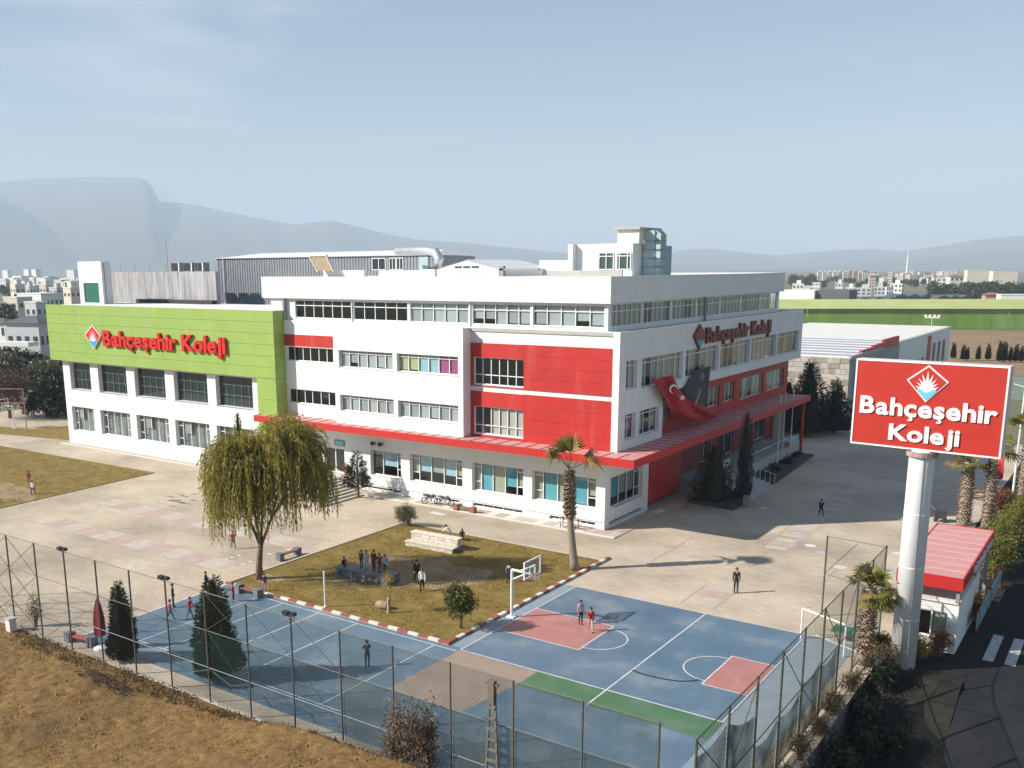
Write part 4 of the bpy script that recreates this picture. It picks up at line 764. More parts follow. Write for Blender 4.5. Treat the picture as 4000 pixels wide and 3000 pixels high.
emblem(PS,o0+ux*((e0[0]+e1[0])/2)+Vector((0,0,(et[1]+eb[1])/2)),ux,(0,0,1),un,e1[0]-e0[0],et[1]-eb[1],WHITE2,SIGNRED,mat('sky_blue',(.16,.48,.78),.4,.04,2),.05,rw=.115)
# ------------------------------------------------------------------ gate kiosk
KX0,KX1,KY0,KY1=-9.6,-6.4,52.7,64.0
KI=thing('gate_kiosk',(-8,56,0),'white gate kiosk under a large faded red awning roof beside the sign pole','kiosk')
wall(KI,'F',53.2,-9.3,-6.55,0,2.75,[(-8.6,-7.0,.75,2.2)],m=WHITE,depth=.15)
mb=MB(); mb.box(-6.7,-6.55,53.35,60.5,0,2.75); mb.box(-9.3,-9.15,53.35,60.5,0,2.75); mb.box(-9.15,-6.7,60.35,60.5,0,2.75); mb.build('wall',WHITE,KI)
MB().box(-9.35,-6.5,53.1,60.6,2.75,2.9).build('roof_slab',OFFW,KI)
window(KI,'F',53.2,-8.6,-7.0,.75,2.2,2,(0,1),[None,(BC,1)],rec=.05)
MB().box(-9.1,-6.75,54.9,55,0,2.7).build('interior_wall',ROOM,KI)
for x in (-9.35,-6.62):
    for y in (53.0,58.5,63.7): MB().box(x-.09,x+.09,y-.09,y+.09,2.9 if y<60 else 0,3.7).build('post',GREY,KI)
aw=MB(); aw.box(KX0,KX1,KY0,KY0+.08,3.62,4.3); aw.box(KX0,KX1,KY1-.08,KY1,3.62,4.3); aw.box(KX0,KX0+.08,KY0+.08,KY1-.08,3.62,4.3); aw.box(KX1-.08,KX1,KY0+.08,KY1-.08,3.62,4.3); aw=aw.build('awning',RED2,KI)
n=9; ys=lin(KY0+.08,KY1-.08,n+1)
for i in range(n): ub('roof_panel',PINK,aw,KX0+.08,KX1-.08,ys[i]+.02,ys[i+1],4.18,4.27+.01*(i%2)); ub('roof_seam',mat('seam_pink',(.66,.32,.30),.6),aw,KX0+.08,KX1-.08,ys[i]-.02,ys[i]+.02,4.18,4.31)
lettering(KI,'Bahçeşehir Koleji',(KX1+.01,56.0,3.78),(0,1,0),(0,0,1),(1,0,0),6.6,.36,.08,WHITE2,.05)
# barrier, planter and low wall by the kiosk
t=thing('road_barrier',(-6.1,55,0),'teal and white striped barrier board beside the kiosk on the roadside','barrier')
MB().box(-6.1,-6.0,57,66.5,.35,1.25).build('board',mat('barrier_teal',(.20,.36,.38),.5,.1,1),t)
for y in (57.1,61.7,66.3): MB().box(-6.12,-5.98,y,y+.1,.09,1.4).build('post',RED2,t)
# ------------------------------------------------------------------ small goal, hoops, benches and other yard furniture
gl=thing('handball_goal',(-12.8,50.2,0),'small white tubular goal frame at the right end of the court','goal')
gA,gB=Vector((-13.78,50.84,0)),Vector((-11.2,49.6,0)); off=Vector((.5,1.0,0))
for a,b in ((gA,gA+Vector((0,0,1.75))),(gB,gB+Vector((0,0,1.75)))): MB().tube(a,b,.05,n=8).build('post',WHITE2,gl)
MB().tube(gA+Vector((0,0,1.75)),gB+Vector((0,0,1.75)),.05,n=8).build('crossbar',WHITE2,gl)
for a in (gA,gB): MB().tube(a+Vector((0,0,1.75)),a+off*.5+Vector((0,0,1.75)),.03,n=6).build('stay',WHITE2,gl); MB().tube(a+off*.5+Vector((0,0,1.75)),a+off,.03,n=6).build('stay',WHITE2,gl)
MB().tube(gA+off,gB+off,.03,n=6).build('base_bar',WHITE2,gl)
t=thing('green_table',(-11.6,52.0,0),'green table tennis board lying near the goal','table'); MB().box(-12.4,-10.9,51.4,52.5,.55,.62).build('table_top',mat('table_green',(.02,.17,.09),.5),t)
for x in (-12.2,-11.1):
    for y in (51.6,52.3): MB().tube((x,y,0),(x,y,.55),.03,n=5).build('leg',GREY,t)
def hoop(x,y,lab,s=1,rot=0):
    t=thing('basketball_hoop',(x,y,0),lab,'basketball hoop')
    R=Matrix.Rotation(rot,3,'Z'); P=lambda a,b,c: tuple(R@Vector((a*s,b*s,c*s))+Vector((x,y,0)))
    MB().path([P(0,0,0),P(0,0,2.9)],[.085*s]*2,n=10).build('pole',WHITE2,t); MB().path([P(0,0,2.9),P(1.35,0,2.9)],[.08*s]*2,n=8).build('arm',WHITE2,t)
    MB().path([P(0,0,2.3),P(1.0,0,2.85)],[.045*s]*2,n=8).build('brace',WHITE2,t); MB().path([P(.5,0,2.9),P(1.35,.4,3.35)],[.04*s]*2,n=6).build('brace',WHITE2,t); MB().path([P(.5,0,2.9),P(1.35,-.4,3.35)],[.04*s]*2,n=6).build('brace',WHITE2,t)
    MB().prism([P(-.25,-.25,0)[:2],P(.25,-.25,0)[:2],P(.25,.25,0)[:2],P(-.25,.25,0)[:2]],0,.08).build('base',WHITE2,t)
    mb=MB()
    def bar(a0,a1,z0,z1,d=.04,X=1.38):
        pts=[P(X-d,a0,0),P(X+d,a0,0),P(X+d,a1,0),P(X-d,a1,0)]; mb.prism([q[:2] for q in pts],z0*s,z1*s)
    bar(-.9,.9,2.75,2.82); bar(-.9,.9,3.73,3.8); bar(-.9,-.83,2.82,3.73); bar(.83,.9,2.82,3.73); bar(-.3,.3,2.9,2.94,.045); bar(-.3,.3,3.3,3.34,.045); bar(-.3,-.26,2.94,3.3,.045); bar(.26,.3,2.94,3.3,.045)
    bd=mb.build('backboard',WHITE2,t)
    mb=MB(); pts=[P(1.375,-.83,0),P(1.385,-.83,0),P(1.385,.83,0),P(1.375,.83,0)]; mb.prism([q[:2] for q in pts],2.82*s,3.73*s); mb.build('panel',glass_mat('board_clear',(.80,.84,.86)) if 'board_clear' not in MATS else MATS['board_clear'],bd)
    mb=MB()
    for k in range(16): a,b=2*math.pi*k/16,2*math.pi*(k+1)/16; mb.tube(P(1.66+.22*math.cos(a),.22*math.sin(a),2.93),P(1.66+.22*math.cos(b),.22*math.sin(b),2.93),.016,n=5)
    mb.tube(P(1.38,0,2.93),P(1.45,0,2.93),.03,n=5); mb.build('rim',mat('rim_red',(.6,.03,.02),.4),t)
    mb=MB()
    for k in range(12): a=2*math.pi*k/12; b=a+.26; mb.tube(P(1.66+.22*math.cos(a),.22*math.sin(a),2.92),P(1.66+.12*math.cos(b),.12*math.sin(b),2.55),.007,n=3); b=a-.26; mb.tube(P(1.66+.22*math.cos(a),.22*math.sin(a),2.92),P(1.66+.12*math.cos(b),.12*math.sin(b),2.55),.007,n=3)
    mb.build('net',WHITE2,t)
hoop(-28.62,44.6,'white basketball hoop with clear board at the edge of the square lawn')
hoop(-119.1,65.6,'white basketball hoop on the far court beyond the green wing',1.0,math.radians(200))
def bench(x,y,lab,rot=0,grp=None,seat=WOOD,sup=DSTONE,L_=1.7):
    t=thing('bench',(x,y,0),lab,'bench',grp); c,s=math.cos(rot),math.sin(rot)
    def bx(a0,a1,b0,b1,z0,z1,nm,m):
        mb=MB(); mb.prism([(x+a*c-b*s,y+a*s+b*c) for a,b in ((a0,b0),(a1,b0),(a1,b1),(a0,b1))],z0,z1); mb.build(nm,m,t)
    for sg in (-1,1): bx(sg*L_/2-.2,sg*L_/2+.2,-.24,.24,0,.55,'support',sup)
    for b0 in (-.2,-.06,.08): bx(-L_/2+.2,L_/2-.2,b0,b0+.12,.36,.42,'slat',seat)
    return t
bench(-48.0,45.5,'stone ended wooden bench beside the willow lawn edge',math.pi/2); bench(-44.3,38.45,'stone ended wooden bench on the blue court by the willow',.0)
bench(-45.8,27.7,'red slatted bench with stone ends next to the closed umbrella',.15,seat=mat('bench_red',(.40,.10,.08),.7,.2,3)); bench(-45.2,63.1,'brown wooden bench against the white wall by the motorcycles',0,seat=mat('bench_brown',(.25,.08,.05),.7,.2,3),sup=mat('bench_end',(.27,.11,.07),.8,.2,3))
t=thing('garden_bench',(-35.4,63.5,0),'pale wooden bench with backrest against the white wall behind the palm','bench')
for b in (0,.14,.28): ub('slat',WOODL,t,-36.3,-34.5,63.2+b,63.32+b,.42,.46)
for z in (.6,.75): ub('slat',WOODL,t,-36.3,-34.5,63.66,63.7,z,z+.1)
for x in (-36.1,-34.75): ub('leg',DARK,t,x,x+.06,63.2,63.25,.06,.42); ub('leg',DARK,t,x,x+.06,63.62,63.66,.06,.85)
def bin_(x,y,lab):
    t=thing('litter_bin',(x,y,0),lab,'litter bin')
    for i in range(12): a=i*math.pi/6; MB().tube((x+.26*math.cos(a),y+.26*math.sin(a),.05),(x+.26*math.cos(a),y+.26*math.sin(a),.85),.055,n=4).build('stave',WOODL,t)
    MB().tube((x,y,0),(x,y,.8),.2,n=10).build('liner',DARK,t); MB().tube((x,y,.86),(x,y,.92),.33,n=12).build('lid',GREY,t)
bin_(-48.7,58.4,'wooden slatted litter bin at the lawn corner beside the grey shrub'); bin_(-26.5,78.2,'pale slatted litter bin at the foot of the slim cypress')
wp=thing('white_post',(-38.72,39.5,0),'plain white post standing at the red and white kerb','post'); MB().path([(-38.72,39.5,0),(-38.72,39.5,2.24)],[.05,.05],n=8).build('shaft',WHITE2,wp); MB().tube((-38.72,39.5,2.24),(-38.72,39.5,2.3),.06,n=8).build('cap',WHITE2,wp); MB().tube((-38.72,39.5,.05),(-38.72,39.5,.1),.12,n=8).build('foot',WHITE2,wp)
# stone seats on the lawn
dwt=thing('stone_seat_wall',(-40,44.6,0),'dark grey stone seat wall on the lawn where children stand','stone wall')
base=[(-42.2,44.2),(-38.0,44.5),(-38.05,45.75),(-42.3,45.3)]
dc=MB(); dc.prism([(a*.985+(-40.1)*.015,b*.985+45*.015) for a,b in base],0,.62); dc=dc.build('core',DSTONE,dwt)
random.seed(11)
def stonewall(par,p,q,z0,z1,m,rows,cols,th=.06):
    p=Vector((*p,0)); q=Vector((*q,0)); d=(q-p); L_=d.length; d/=L_; nr=Vector((d.y,-d.x,0))
    for r in range(rows):
        a=0
        while a<L_-.05:
            w_=min(random.uniform(.28,.6),L_-a); t=random.uniform(.02,th); zA=z0+(z1-z0)*r/rows+.012; zB=z0+(z1-z0)*(r+1)/rows-.012
            c=[p+d*(a+.012),p+d*(a+w_-.012),p+d*(a+w_-.012)+nr*t,p+d*(a+.012)+nr*t]
            mb=MB(); mb.prism([(v.x,v.y) for v in c],zA,zB); mb.build('stone',random.choice(m),par); a+=w_
S1=[DSTONE,mat('grey_stone2',(.22,.23,.24),.85,.3,3,.2,8),mat('grey_stone3',(.13,.14,.155),.85,.3,3,.2,8)]; S2=[STONEL,mat('pale_stone2',(.52,.48,.42),.85,.2,3,.2,8),mat('pale_stone3',(.66,.60,.50),.85,.15,3,.2,8)]
stonewall(dc,base[0],base[1],0,.6,S1,3,0); stonewall(dc,base[1],base[2],0,.6,S1,3,0); stonewall(dc,base[3],base[0],0,.6,S2,3,0)
MB().prism([(-42.35,44.1),(-37.95,44.42),(-37.98,45.8),(-42.4,45.4)],.62,.70).build('capping',mat('slate_cap',(.13,.15,.16),.6,.2,2),dwt)
wwt=thing('stone_bench_wall',(-41,53.3,0),'pale stone bench with a higher back wall on the lawn','stone wall')
wc=MB(); wc.prism([(-43.0,52.5),(-38.85,52.7),(-38.95,53.5),(-43.1,53.3)],0,.36); wc.prism([(-43.1,53.3),(-38.95,53.5),(-39.0,54.0),(-43.1,53.8)],0,.86); wc=wc.build('core',STONEL,wwt)
stonewall(wc,(-43.0,52.48),(-38.85,52.68),0,.34,S2,2,0); stonewall(wc,(-38.85,52.7),(-38.98,53.98),0,.34,S1,2,0); stonewall(wc,(-43.08,53.28),(-38.95,53.48),.37,.84,S2,2,0)
MB().prism([(-43.15,53.2),(-38.88,53.4),(-38.93,54.06),(-43.15,53.86)],.86,.94).build('capping',S2[2],wwt); MB().prism([(-43.06,52.38),(-38.78,52.58),(-38.86,53.2),(-43.1,53.0)],.36,.42).build('capping',S2[0],wwt)
# closed umbrella
for x,y,lab in ((-44.3,27.95,'closed dark red parasol on a white base beside the fence conifer'),(-9.95,98.3,'closed bright red parasol beyond the tall palms')):
    t=thing('parasol',(x,y,0),lab,'parasol'); mb=MB(); n=10; prof=[(.28,.75),(.33,1.0),(.30,1.8),(.2,2.4),(.10,2.75),(.02,2.9)]
    i0=len(mb.v)
    for r,z in prof:
        for k in range(n): rr=r*(1 if k%2 else .72); mb.v.append((x+rr*math.cos(2*math.pi*k/n),y+rr*math.sin(2*math.pi*k/n),z))
    for j in range(len(prof)-1):
        for k in range(n): mb.f.append((j*n+k,j*n+(k+1)%n,(j+1)*n+(k+1)%n,(j+1)*n+k)); mb.m.append(0)
    mb.build('cloth',mat('parasol_dark',(.22,.015,.03),.8,.2,3) if x<-20 else mat('parasol_red',(.6,.02,.03),.8,.1,3),t); MB().tube((x,y,.1),(x,y,2.95),.03,n=6).build('pole',GREY,t); MB().path([(x,y,0),(x,y,.08),(x,y,.16)],[.42,.4,.15],n=14).build('base',WHITE2,t)
# stump, concrete block
t=thing('tree_stump',(-35.7,41.2,0),'pale cut log lying on the lawn near the sapling','log'); c=Vector((-35.7,41.2,.27)); MB().path([c+Vector((-.3,0,0)),c+Vector((.05,.03,.02)),c+Vector((.35,.1,0))],[.24,.26,.23],n=12).build('bark',mat('log_bark',(.33,.24,.15),.9,.3,5),t); MB().tube(c+Vector((-.33,0,0)),c+Vector((-.3,0,0)),.21,n=12).build('cut_face',mat('log_face',(.55,.44,.30),.9,.15,6),t)
t=thing('concrete_block',(-50.8,26.6,0),'pale concrete block standing at the foot of the left fence braces','block'); MB().box(-51.05,-50.6,26.35,26.75,0,.72).build('block',PWH,t); MB().box(-51.1,-50.55,26.3,26.8,.72,.78).build('cap',CONC,t)
# motorcycles by the wall
def bike(x,y,rot,lab,grp=None):
    t=thing('motorcycle',(x,y,.05),lab,'motorcycle',grp); c,s=math.cos(rot),math.sin(rot); P=lambda a,b,z: (x+a*c-b*s,y+a*s+b*c,z+.05)
    for a in (-.6,.6):
        mb=MB(); 
        for k in range(14): u,v=2*math.pi*k/14,2*math.pi*(k+1)/14; mb.tube(P(a+.27*math.cos(u),0,.3+.27*math.sin(u)),P(a+.27*math.cos(v),0,.3+.27*math.sin(v)),.045,n=5)
        w_=mb.build('wheel',DARK,t); mb=MB()
        for k in range(5): u=2*math.pi*k/5; mb.tube(P(a,0,.3),P(a+.25*math.cos(u),0,.3+.25*math.sin(u)),.012,n=4)
        mb.build('spokes',METALL,w_)
    mb=MB(); mb.path([P(-.6,0,.3),P(-.35,0,.55),P(.25,0,.62),P(.42,0,.8),P(.6,0,.3)],[.05,.08,.1,.06,.04],n=6); mb.build('frame',DARK,t)
    mb=MB(); mb.path([P(-.75,0,.78),P(-.4,0,.76),P(.05,0,.72)],[.07,.13,.1],n=8); mb.build('seat',DARK,t); mb=MB(); mb.path([P(0,0,.68),P(.2,0,.8),P(.4,0,.75)],[.09,.15,.07],n=8); mb.build('tank',mat('bike_grey',(.12,.13,.14),.3,.2,3),t)
    MB().tube(P(.40,-.35,1.0),P(.40,.35,1.0),.02,n=5).build('handlebar',METALL,t); MB().tube(P(.38,0,.8),P(.40,0,1.0),.03,n=5).build('stem',METALL,t); MB().box(P(-.15,0,0)[0]-.15,P(-.15,0,0)[0]+.2,y-.1,y+.1,.3,.6).build('engine',METALL,t)
bike(-49.1,63.5,.25,'dark motorcycle parked by the white wall nearer the steps'); bike(-47.7,63.7,.1,'dark motorcycle parked by the white wall next to the brown bench')
# litter cart near the kiosk and lamp post
t=thing('trolley',(-12.1,82,0),'small dark trolley standing on the sunlit paving behind the kiosk','trolley'); MB().box(-12.5,-11.7,81.7,82.3,.3,.9).build('tray',DARK,t); MB().tube((-12.5,82,.9),(-12.9,82,1.25),.03,n=5).build('handle',GREY,t)
for x in (-12.4,-11.8):
    for y in (81.75,82.25): MB().tube((x,y-.04,.15),(x,y+.04,.15),.15,n=10).build('wheel',DARK,t)
t=thing('lamp_post',(-8.6,96.6,0),'slim white lamp post beside the rust coloured bush','lamp post'); MB().path([(-8.6,96.6,0),(-8.6,96.6,9.5)],[.11,.07],n=8).build('pole',OFFW,t); MB().tube((-8.6,96.6,9.5),(-9.8,96.6,9.8),.05,n=6).build('arm',OFFW,t); MB().box(-10.2,-9.6,96.5,96.75,9.75,9.88).build('lamp_head',GREY,t)
for y in (92.2,):
    t=thing('picnic_table',(-10.8,y,0),'dark wooden picnic table near the tall palms','table'); MB().box(-11.4,-10.2,y-.4,y+.4,.7,.76).build('table_top',WOOD,t)
    for dx in (-.5,.5): MB().box(-10.8+dx-.05,-10.8+dx+.05,y-.3,y+.3,0,.7).build('leg',WOOD,t)
    for dy in (-.7,.7): MB().box(-11.4,-10.2,y+dy-.14,y+dy+.14,.4,.45).build('bench',WOOD,t)
# flag poles in the side porch
for i,(x,y) in enumerate(((-29.9,96.9),(-30.1,99.1),(-29.9,101.1))):
    t=thing('flag_pole',(x,y,0),'thin pale flag pole in the shade of the porch','flag pole','flag poles by the porch'); MB().path([(x,y,0),(x,y,7.2)],[.06,.04],n=7).build('pole',FRAME,t); MB().tube((x,y,7.2),(x,y,7.3),.07,n=7).build('finial',METALL,t)
pb_=thing('porch_banner',(-30,103,1),'pale blue sheet hanging on the porch rail in the shade','banner'); mb=MB(); mb.quad((-30.1,101.6,1.3),(-30.1,104.4,1.3),(-30.05,104.4,2.2),(-30.05,101.6,2.2)); mb.build('cloth',mat('pale_blue',(.30,.50,.55),.8,.1,2),pb_)
for i,y in enumerate((83.5,88.5)):
    t=thing('notice_board',(-30.6,y+.4,2),'small white notice board by the shaded porch stairs','notice board','notice boards by the porch'); MB().box(-30.7,-30.62,y,y+1.6,1.9,2.7).build('board',FRAME,t)
    for q in (y+.15,y+1.45): MB().tube((-30.66,q,1.2),(-30.66,q,1.9),.03,n=5).build('leg',GREY,t)
# planter bed by the porch
bed=struct(MB().prism([(-31.2,76.7),(-26.9,76.2),(-26.9,80.2),(-31.2,80.4)],0,.22).build('planting_bed',mat('bed_soil',(.07,.06,.045),.95,.3,2)))
bed=struct(MB().prism([(-31.0,87.6),(-27.2,87.6),(-28.2,104),(-31.0,104)],0,.2).build('planting_bed',mat('bed_soil',(.07,.06,.045),.95,.3,2)))
# ================================================================== vegetation
RIGHT=Vector((RM[0][0],RM[0][1],0)).normalized(); FWD=Vector((RM[2][0],RM[2][1],0)).normalized()
def willow():
    x,y=-46.0,40.95; t=thing('willow_tree',(x,y,0),'large weeping willow with hanging olive strands at the lawn corner','tree'); b=Vector((x,y,0))
    mb=MB(); f=b+Vector((.12,.1,2.45)); mb.path([b,b+Vector((-.05,0,.9)),b+Vector((.05,.05,1.8)),f],[.30,.22,.19,.17],n=9)
    limbs=[]
    for dx,dy,dz,r in ((-.9,.2,2.2,.11),(.75,.1,1.7,.11),(.1,.7,2.4,.1),(-.1,-.8,2.2,.08),(-.4,.1,2.8,.10)):
        e=f+RIGHT*dx+FWD*dy+Vector((0,0,dz)); mb.path([f-Vector((0,0,.15)),(f+e)/2+Vector((0,0,-.12)),e,e+(e-f)*.8+Vector((0,0,.7)),e+(e-f)*1.3+Vector((0,0,1.0))],[r,r*.9,r*.7,r*.45,r*.2],n=6); limbs.append(e)
    tr=mb.build('trunk',BARK,t,smooth=True)
    P=[]; D=[]; cl=[]
    lobes=((-.9,.1,8.3,1.5,1.6,2.0,26),(2.1,.0,9.0,1.55,1.6,2.3,32),(.6,-.6,7.9,1.4,1.5,2.0,22),(.6,1.0,8.1,1.5,1.5,2.1,14),(-1.7,-.3,6.4,.8,1.3,1.2,10),(3.2,-.2,7.3,.8,1.2,1.3,12))
    for lx,ly,lz,rx,ry,rz,nc in lobes:
        for i in range(nc):
            v=rng.normal(size=3); v/=np.linalg.norm(v); v[2]=abs(v[2])*.9-.15; r=rng.uniform(.5,1.0)
            px_=lx+v[0]*r*rx; py_=ly+v[1]*r*ry; cl.append((b+RIGHT*float(px_)+FWD*float(py_)+Vector((0,0,float(lz+v[2]*r*rz))),px_,py_,v))
    tw=MB()
    for c,px_,py_,v in cl:
        o0_=np.array(RIGHT*float(px_*.22+v[0]*.3)+FWD*float(py_*.22+v[1]*.3)); lowlim=(2.2 if abs(px_-.6)<1.6 else 3.0 if px_<0 else 4.4)+1.7*float(rng.random())**1.5
        q0=limbs[int(np.argmin([(l_-c).length for l_ in limbs]))]; tw.path([q0,(q0+c)/2+Vector((0,0,.3)),c],[.05,.03,.012],n=4)
        for s in range(18):
            o=o0_+rng.normal(size=3)*.5; o[2]=abs(o[2])*.8+.2; p=np.array(c)+rng.normal(size=3)*.22
            kind=rng.random(); L_=rng.uniform(2.2,5.8) if kind<.5 else rng.uniform(.7,2.0); vel=o*rng.uniform(.4,.8); n=int(L_/.15); q=p.copy(); pts=[]; low=lowlim+rng.normal()*.45; g_=.13 if kind<.5 else .075
            for k in range(n):
                q=q+vel*.15/max(np.linalg.norm(vel),.3)*.95; vel=vel*.90+np.array([0,0,-g_])+rng.normal(size=3)*.018
                if q[2]<low: break
                pts.append(q.copy())
            if len(pts)<4: continue
            pts=np.array(pts); dd=np.gradient(pts,axis=0); P.append(pts); D.append(dd/np.linalg.norm(dd,axis=1)[:,None])
    tw.build('limbs',BARK,t); P=np.concatenate(P); D=np.concatenate(D)
    P2=np.concatenate([P,P+rng.normal(size=P.shape)*.06]); D2=np.concatenate([D,D])*1.1
    V,Q=leaf_quads(P2,.28,.055,.2,D2); np_mesh('crown',V,Q,LW,t)
willow()
def fan(leaf,c,az,el,lp,lb,n=15,spread=75,droop=.35,fold=.25):
    d=Vector((math.cos(az)*math.cos(el),math.sin(az)*math.cos(el),math.sin(el))); s=Vector((-math.sin(az),math.cos(az),0)); u=s.cross(d)
    e=c+d*lp; leaf.tube(c,e,.035,.02,n=4)
    for k in range(n):
        a=math.radians(-spread+2*spread*k/(n-1)); r=(d*math.cos(a)+s*math.sin(a)+u*fold*abs(math.sin(a))).normalized(); w_=r.cross(u).normalized()*(.055*lb)
        L_=lb*(.85+.15*math.cos(a))*random.uniform(.88,1.06); m1=e+r*L_*.55; tip=e+r*L_+Vector((0,0,-droop*L_*random.uniform(.5,1.2)))
        leaf.quad(e-w_*.2,m1-w_,m1+w_,e+w_*.2); leaf.tri(m1-w_,tip,m1+w_)
def palm(x,y,h,r0,r1,lab,leaves,boots=(0,1),lean=(0,0),bm=None,lm=None,grp=None,nb=260,nm='palm_tree',belly=1.0):
    t=thing(nm,(x,y,0),lab,'palm tree',grp); b=Vector((x,y,0)); top=b+Vector((lean[0],lean[1],h)); n=12
    pts=[b+(top-b)*(i/n)+Vector((lean[0]*.3*math.sin(math.pi*i/n),lean[1]*.3*math.sin(math.pi*i/n),0)) for i in range(n+1)]
    rs=[(r0+(r1-r0)*i/n)*(1.0+(.3 if i==0 else 0)+(belly-1)*math.sin(math.pi*min(1,max(0,(i/n-boots[0])/(1.001-boots[0]))))**.7*(i/n>boots[0])) for i in range(n+1)]
    MB().path(pts,rs,n=12).build('trunk',PBARK,t,smooth=True)
    mb=MB()
    for i in range(nb):
        f=boots[0]+(boots[1]-boots[0])*((i+.5)/nb); k=min(int(f*n),n-1); fr=f*n-k; p=pts[k].lerp(pts[k+1],fr); rr=rs[k]+(rs[k+1]-rs[k])*fr; a=i*2.399
        o=Vector((math.cos(a),math.sin(a),0)); s=Vector((-math.sin(a),math.cos(a),0)); w_=random.uniform(.06,.11); L_=random.uniform(.2,.42); up=random.uniform(-.3,.6)
        q=p+o*rr*.85; e=q+o*L_*.8+Vector((0,0,L_*up)); mb.quad(q-s*w_,q+s*w_,e+s*w_*.5,e-s*w_*.5); mb.tri(q-s*w_,e,q+Vector((0,0,-.12)))
    mb.build('leaf_bases',bm or PBOOT,t)
    c=top-Vector((0,0,.1)); g_=MB(); dy=MB()
    for az,el,lp,lb,dr,dry in leaves: fan(dy if dry else g_,c,az,el,lp,lb,droop=dr,spread=random.uniform(55,85))
    g_.build('crown',lm or LP,t)
    if dy.f: dy.build('dry_leaves',LPD,t)
    return t
random.seed(21)
raz=math.atan2(RIGHT.y,RIGHT.x); faz=math.atan2(FWD.y,FWD.x)
palm(-29.95,54.55,7.0,.30,.15,'tall palm with a shaggy trunk and few fronds at the lawn tip',[(raz+math.pi,1.0,1.1,1.5,.25,0),(raz+math.pi-.3,.8,1.2,1.45,.45,0),(faz,1.45,1.2,1.5,.1,0),(raz+2.6,1.25,1.2,1.5,.2,0),(raz,.8,1.3,1.5,.6,1),(raz+.2,.4,1.3,1.4,.6,1),(raz,1.45,1.4,1.5,.1,1)],boots=(.52,.98),lean=(-.45,-.12),nb=620,belly=1.3)
def crownset(n,el0,el1,lp,lb,dry=.25): return [(random.uniform(0,6.28),random.uniform(el0,el1),lp*random.uniform(.8,1.2),lb*random.uniform(.85,1.1),random.uniform(.15,.5),random.random()<dry) for _ in range(n)]
palm(-10.25,49.3,4.0,.34,.24,'short bushy palm growing beside the court fence and the white pole',crownset(17,-.3,1.3,.7,1.05,.3),boots=(.15,.98),lean=(.1,.1),nb=330,lm=LYG,belly=1.1)
palm(-10.45,82.0,5.0,.42,.3,'stout palm with orange leaf bases under the red sign board',crownset(20,-.2,1.2,.8,1.3,.2),boots=(.05,.98),nb=360,belly=1.15)
palm(-8.8,81.9,6.2,.36,.28,'taller shaggy palm beside the rusty bush and lamp post',crownset(18,-.2,1.2,.8,1.3,.2),boots=(.05,.98),nb=360)
palm(-7.3,89.5,7.0,.36,.28,'dark trunked palm at the roadside beyond the lamp post',crownset(18,-.2,1.2,.8,1.3,.2),boots=(.05,.98),nb=300)
palm(-8.6,74.5,1.2,.3,.25,'low young palm between the hedge and the kiosk awning',crownset(14,.1,1.3,.4,.9,.1),boots=(.1,.98),nb=60)
def rosette(x,y,r,lab,m=LDK,n=46):
    t=thing('cycad_plant',(x,y,0),lab,'plant'); mb=MB(); MB().path([(x,y,0),(x,y,.5)],[.25,.2],n=8).build('stem',PBARK,t)
    for i in range(n):
        az=random.uniform(0,6.28); el=random.uniform(-.1,1.35); d=Vector((math.cos(az)*math.cos(el),math.sin(az)*math.cos(el),math.sin(el))); s=Vector((-math.sin(az),math.cos(az),0)); c=Vector((x,y,.5)); L_=r*random.uniform(.8,1.1)
        pr_=c
        for k in range(1,6):
            q=c+d*L_*k/5+Vector((0,0,-.25*L_*(k/5)**2)); w_=s*(.11*r*(1-k/6.5)); w0=s*(.11*r*(1-(k-1)/6.5)); mb.quad(pr_-w0,pr_+w0,q+w_,q-w_); pr_=q
    mb.build('fronds',m,t); return t
rosette(-11.0,57.9,1.35,'dark green cycad plant beside the kiosk and the fence')
def conifer(x,y,h,r,lab,m=LC,n=5200,nm='conifer_tree',low=.06,power=.75,grp=None,L_=.22,W_=.05,droop=.1,core=True,lump=.16,cat='tree'):
    t=thing(nm,(x,y,0),lab,cat,grp); b=Vector((x,y,0)); MB().path([b,b+Vector((0,0,h*.5)),b+Vector((0,0,h*.94))],[max(.05,r*.12),max(.04,r*.08),.02],n=7).build('trunk',BARK,t)
    tt=1-np.sqrt(rng.random(n)) ; tt=low+(1-low)*tt; az=rng.uniform(0,2*np.pi,n); k1,k2,k3=rng.uniform(0,6.28,3)
    R=r*(1-tt)**power*(1+lump*np.sin(az*3+tt*9+k1)+lump*.8*np.sin(az*5-tt*17+k2)+lump*.6*np.sin(tt*40+az+k3)); R*=np.minimum(1,(tt-low)/.10+.55)
    rad=R*(1-.55*rng.random(n)**2.2); P=np.stack([x+rad*np.cos(az),y+rad*np.sin(az),tt*h],1); D=np.stack([np.cos(az),np.sin(az),np.full(n,.55)],1)
    V,Q=leaf_quads(P,L_,W_,droop,D*1.3); np_mesh('crown',V,Q,m,t)
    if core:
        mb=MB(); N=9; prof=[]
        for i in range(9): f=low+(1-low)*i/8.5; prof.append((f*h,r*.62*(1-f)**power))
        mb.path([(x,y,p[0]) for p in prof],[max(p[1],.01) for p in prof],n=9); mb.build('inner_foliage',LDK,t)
    return t
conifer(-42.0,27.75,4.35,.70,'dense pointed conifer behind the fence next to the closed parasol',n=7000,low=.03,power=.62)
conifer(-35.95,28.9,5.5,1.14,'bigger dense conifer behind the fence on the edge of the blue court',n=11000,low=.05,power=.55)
conifer(-56.1,61.9,4.4,1.35,'dark open branched spruce at the foot of the entrance steps',m=LDK,n=3000,nm='spruce_tree',low=.22,power=.8,core=False,lump=.3,L_=.3)
